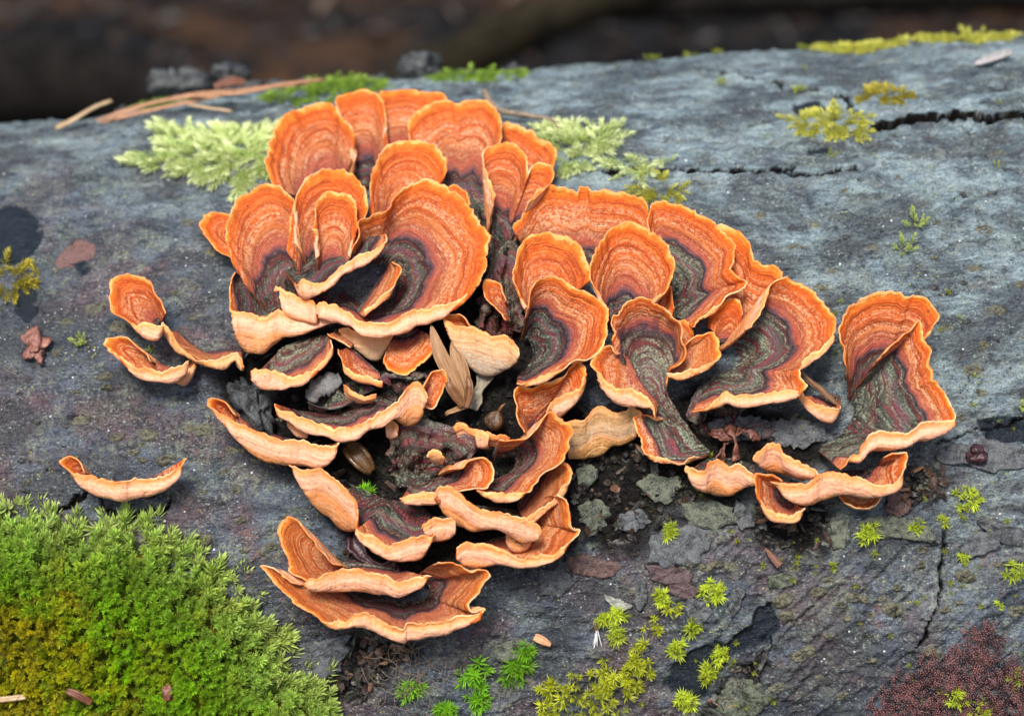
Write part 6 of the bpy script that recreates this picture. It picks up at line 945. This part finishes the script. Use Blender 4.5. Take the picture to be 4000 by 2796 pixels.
for q_, (d0, d1, d2) in enumerate((((-6, 4), (-1, 1), (4, 4)), ((0, 6), (1, 1), (2, -5)), ((-1, 2), (-3, -2), (-5, -6)), ((2, 3), (6, 3), (9, 1)))):
    strip('lobe', W(c0[0]+np.array([d0[0], d1[0], d2[0]]), c0[1]+np.array([d0[1], d1[1], d2[1]]), c0[2]+np.array([0, 2.2, 0])), .0042, (-1.3 if q_ % 2 else 1.3), .0006, CRUM, cr, prof=lambda u: .6+.5*np.sin(u*7+q_), seed=30+q_, ragged=.7, twist=.8)
ff_ = empty('seed_fluff', tuple(pts('fluff')[1]), 'white silky seed fluff lying on the bark above the yellow moss mat', 'seed fluff'); FL = simple('white_fluff', (.8, .8, .78), .5)
fp = trips(BITS['fluff'])
for k_ in range(9):
    e = RNG.normal(0, .8, 2); Pq = W(fp[:, 0]+np.array([0, .4*e[0], e[0]]), fp[:, 1]+np.array([0, 0, e[1]*.6]), fp[:, 2]+np.array([0, .4, .2])); vv, f2 = tube(smoothpath(Pq, 12), np.linspace(.00022, .0001, 12), 5); mesh('hair', vv, f2, FL, ff_)
strip('seed', W(fp[:2, 0], fp[:2, 1], fp[:2, 2]+.3), .0011, 1.2, .0004, SEEDM, ff_, n=10, k=5)
props(strip('seed_scale', pts('seedtan'), .0026, 1.2, .0005, fibre_material('seed_scale_skin', (.45, .22, .10), (.60, .36, .2), (.2, .1, .05)), prof=lambda u: .25+.9*np.sin(np.pi*np.clip(u*.7+.25, 0, .98))), 'tan seed scale on the bottom moss right of the lowest bracket', 'seed scale')
LBR = fibre_material('brown_leaf', (.10, .035, .02), (.22, .09, .05), (.05, .02, .012), rough=.4)
props(strip('leaf_scrap', pts('leaf_brown'), .0030, 1.0, .0004, LBR, prof=lambda u: .15+.9*u**.7*(1-.2*u), seed=17, ragged=.3), 'small twisted brown leaf scrap on the bark under the curled cup bracket', 'leaf scrap')
props(strip('twig_bit', pts('twigbit'), .0024, 1.4, .0008, LBR, prof=lambda u: .7+.4*np.sin(u*3), seed=18), 'short brown twig bit lying on the moss cushion', 'twig')
props(strip('twig_bit', pts('stick'), .0016, 1.4, .0008, TANM, prof=lambda u: 1-.1*u, seed=19), 'pale bleached stick in the moss at the bottom left edge', 'twig')
lump('bud', P1('bud'), 2.6, LBR, 23, 'dark brown bud scale lying on the lower edge of the moss cushion', 'bud', .5, (.8, .9, .5), .2)
props(strip('wood_splinter', pts('splinter'), .0034, .5, .0009, scrap_material('grey_splinter', (.30, .28, .27), (.46, .43, .42), (.2, .18, .17), 500), prof=lambda u: .35+.9*u*(1.15-u)*2.2, seed=20), 'pale grey wood splinter near the upper right corner of the log', 'splinter')
props(strip('leaf_scrap', pts('leaf_mid'), .0046, .8, .0005, LBR, prof=lambda u: .5+.5*np.sin(np.pi*u), seed=21), 'reddish brown leaf scrap on the ridge behind the long dry blades', 'leaf scrap')
for k_, (s_q, t_q, z_q) in enumerate(((-128, 388, 4.5), (-117, 394, 6), (-104, 389, 4.5), (-93, 393, 6), (-80, 390, 4), (-68, 394, 5), (-40, 390, 4), (-28, 395, 6), (-18, 391, 5), (-6, 394, 4), (14, 395, 4.5), (-142, 384, 3.5))):
    ob_ = lump('bark_lump', (s_q, t_q, 1.0), z_q, CHUNK, 60+k_, None, None, .7, (1.2, .8, .55), .1*k_, 2.4, LOG)
lump('bark_lump', P1('lump1'), 12, CHUNK, 41, 'wide black bark lump on the ridge at upper left', 'bark lump', .5, (1.1, .75, .6), 0, 2.4)
lump('bark_lump', P1('lump2'), 9, CHUNK, 43, 'black bark lump on the ridge above the top middle brackets', 'bark lump', .4, (1.0, .7, .65), -.2, 2.2)
lump('bark_lump', P1('lump3'), 7.5, CHUNK, 47, 'smaller black bark lump on the ridge behind the reddish leaf scrap', 'bark lump', .45, (1.1, .7, .6), 0, 2.2)
PURM = scrap_material('purple_dead_bracket', (.018, .008, .011), (.055, .02, .026), (.12, .06, .06), 260, .3)
props(strip('dead_bracket', pts('purple'), .0058, 1.2, .001, PURM, prof=lambda u: .7+.3*np.sin(u*8), seed=25, ragged=.5), 'shrunken purple black dead bracket behind the arched peach lip', 'bracket fungus')
props(strip('leaf_scrap', pts('curl'), .004, 1.4, .0005, PURM, seed=26) if len(trips(BITS['curl'])) > 1 else lump('leaf_curl', P1('curl'), 3, PURM, 26, None, None, .5, (.9, .8, .6)), 'curled purple brown leaf scrap at the right under the far right bracket', 'leaf scrap')
def crumbs():
    P, r = [], []
    for kind, d, poly in PATCHES:
        if kind != 'soil': continue
        q = pairs(poly); a = np.array(q); area = .5*abs(np.dot(a[:, 0], np.roll(a[:, 1], 1))-np.dot(a[:, 1], np.roll(a[:, 0], 1))); n = int(min(area*.22, 600)); p = sample(q, n); P.append(p)
    P = np.concatenate(P); n = len(P); r = .2+RNG.uniform(0, 1, n)**4*1.1; V, F = blobs(W(P[:, 0], P[:, 1], bark_h(P[:, 0], P[:, 1])+r*.5), r*.001); V += RNG.normal(0, .00014, V.shape)
    cc = np.array([(.012, .010, .009), (.03, .022, .016), (.06, .035, .018), (.05, .06, .03)])[RNG.choice(4, n, p=[.6, .25, .1, .05])]; C = np.c_[np.repeat(cc, len(IV), 0), np.ones(n*len(IV))]
    b = MB('soil_crumb'); m = b.bsdf(b.attr('col', 'Color'), .6, None, .4); props(mesh('soil_crumbs', V, F, m, attrs={'col': C}, smooth=False), 'black soil crumbs in the hollows of the bark', 'soil', kind='stuff')
crumbs()
def tangle():
    VV, FF, base = [], [], 0; m = simple('grey_dead_fibre', (.20, .15, .10), .6)
    s0, t0, _ = P1('tangle')
    for k in range(90):
        a = RNG.normal(0, 5, 2); th = RNG.uniform(0, 6.28); L = RNG.uniform(3, 9); u = np.linspace(0, 1, 8); th2 = th+RNG.normal(0, 1.0)*u
        x = s0+a[0]+np.cumsum(np.cos(th2))*L/8; y = t0+a[1]-2+np.cumsum(np.sin(th2))*L/8; v, f = tube(W(x, y, .6+1.2*np.sin(u*3)*RNG.uniform(.2, 1)), .00009, 4); VV.append(v); FF += [tuple(q+base for q in ff) for ff in f]; base += len(v)
    o = mesh('fibre_tangle', np.concatenate(VV), FF, m); props(o, 'tangle of fine grey dead fibres below the lowest bracket', 'fibres', kind='stuff')
tangle()

def litter():
    """curled scraps of dead brackets, bark and leaf lying in the hollows"""
    P = np.concatenate([sample(pairs(q), 90 if d > 1.45 else 30) for k, d, q in PATCHES if k == 'soil']); V, F, C, base = [], [], [], 0
    tones = np.array([(.010, .009, .009), (.05, .022, .015), (.13, .055, .028), (.07, .075, .065), (.22, .12, .06), (.03, .038, .025)])
    for s, t in P:
        o, ax, up, nn = on_bark(s, t, 1.0); a = RNG.uniform(0, 6.28); e1 = ax*math.cos(a)+up*math.sin(a); e2 = up*math.cos(a)-ax*math.sin(a); L, wd = RNG.uniform(.8, 3.4), RNG.uniform(.4, 1.5); cu, cv = RNG.normal(0, .5), RNG.normal(0, .5); tl = RNG.normal(0, .4, 2)
        u, v = np.meshgrid(np.linspace(-1, 1, 5), np.linspace(-1, 1, 4), indexing='ij'); x = u*L*(1+.3*RNG.normal(0, 1, u.shape)*.4); y = v*wd*(1-.45*u*u)+RNG.normal(0, .12, u.shape); z = cu*u*u*L*.5+cv*v*v*wd+tl[0]*x+tl[1]*y+RNG.normal(0, .08, u.shape)+.5
        top = o+(x[..., None]*e1+y[..., None]*e2+z[..., None]*nn)*.001; q = np.concatenate([top.reshape(-1, 3), top.reshape(-1, 3)-nn*.00025]); g = gridfaces(5, 4)
        V.append(q); F.append(g+base); F.append(g[:, ::-1]+base+20); base += 40; c = tones[RNG.choice(6, p=[.34, .2, .1, .2, .04, .12])]*RNG.uniform(.6, 1.3); C.append(np.tile([*c, 1], (40, 1)))
    b = MB('litter_scrap'); c = b.attr('col', 'Color'); n = b.noise(b.coord(), 900, 3, .6); m = b.bsdf(b.mix(b.step(n, .4, .65, 0, .6), c, b.mix(.5, c, (.16, .14, .11))), .45, b.bump(n, .0004, .7), .35)
    props(mesh('litter_scraps', np.concatenate(V), np.concatenate(F), m, attrs={'col': np.concatenate(C)}), 'tiny curled scraps of dead fungus and bark in the hollows', 'litter', kind='stuff')
litter()

def bark_beads():
    P = sample([(-165, 60), (-150, 215), (-60, 205), (-20, 120), (-40, 70)], 700); P = P[fbm(P[:, 0]/12, P[:, 1]/12, 71, 3) > .48]; r = .08+.34*RNG.uniform(0, 1, len(P))**2.2
    V, F = blobs(W(P[:, 0], P[:, 1], bark_h(P[:, 0], P[:, 1])+r*.3), r*.001); props(mesh('water_beads', V, F, DEWM), 'tiny water beads scattered over the dark bark at lower left', 'water', kind='stuff')
bark_beads()
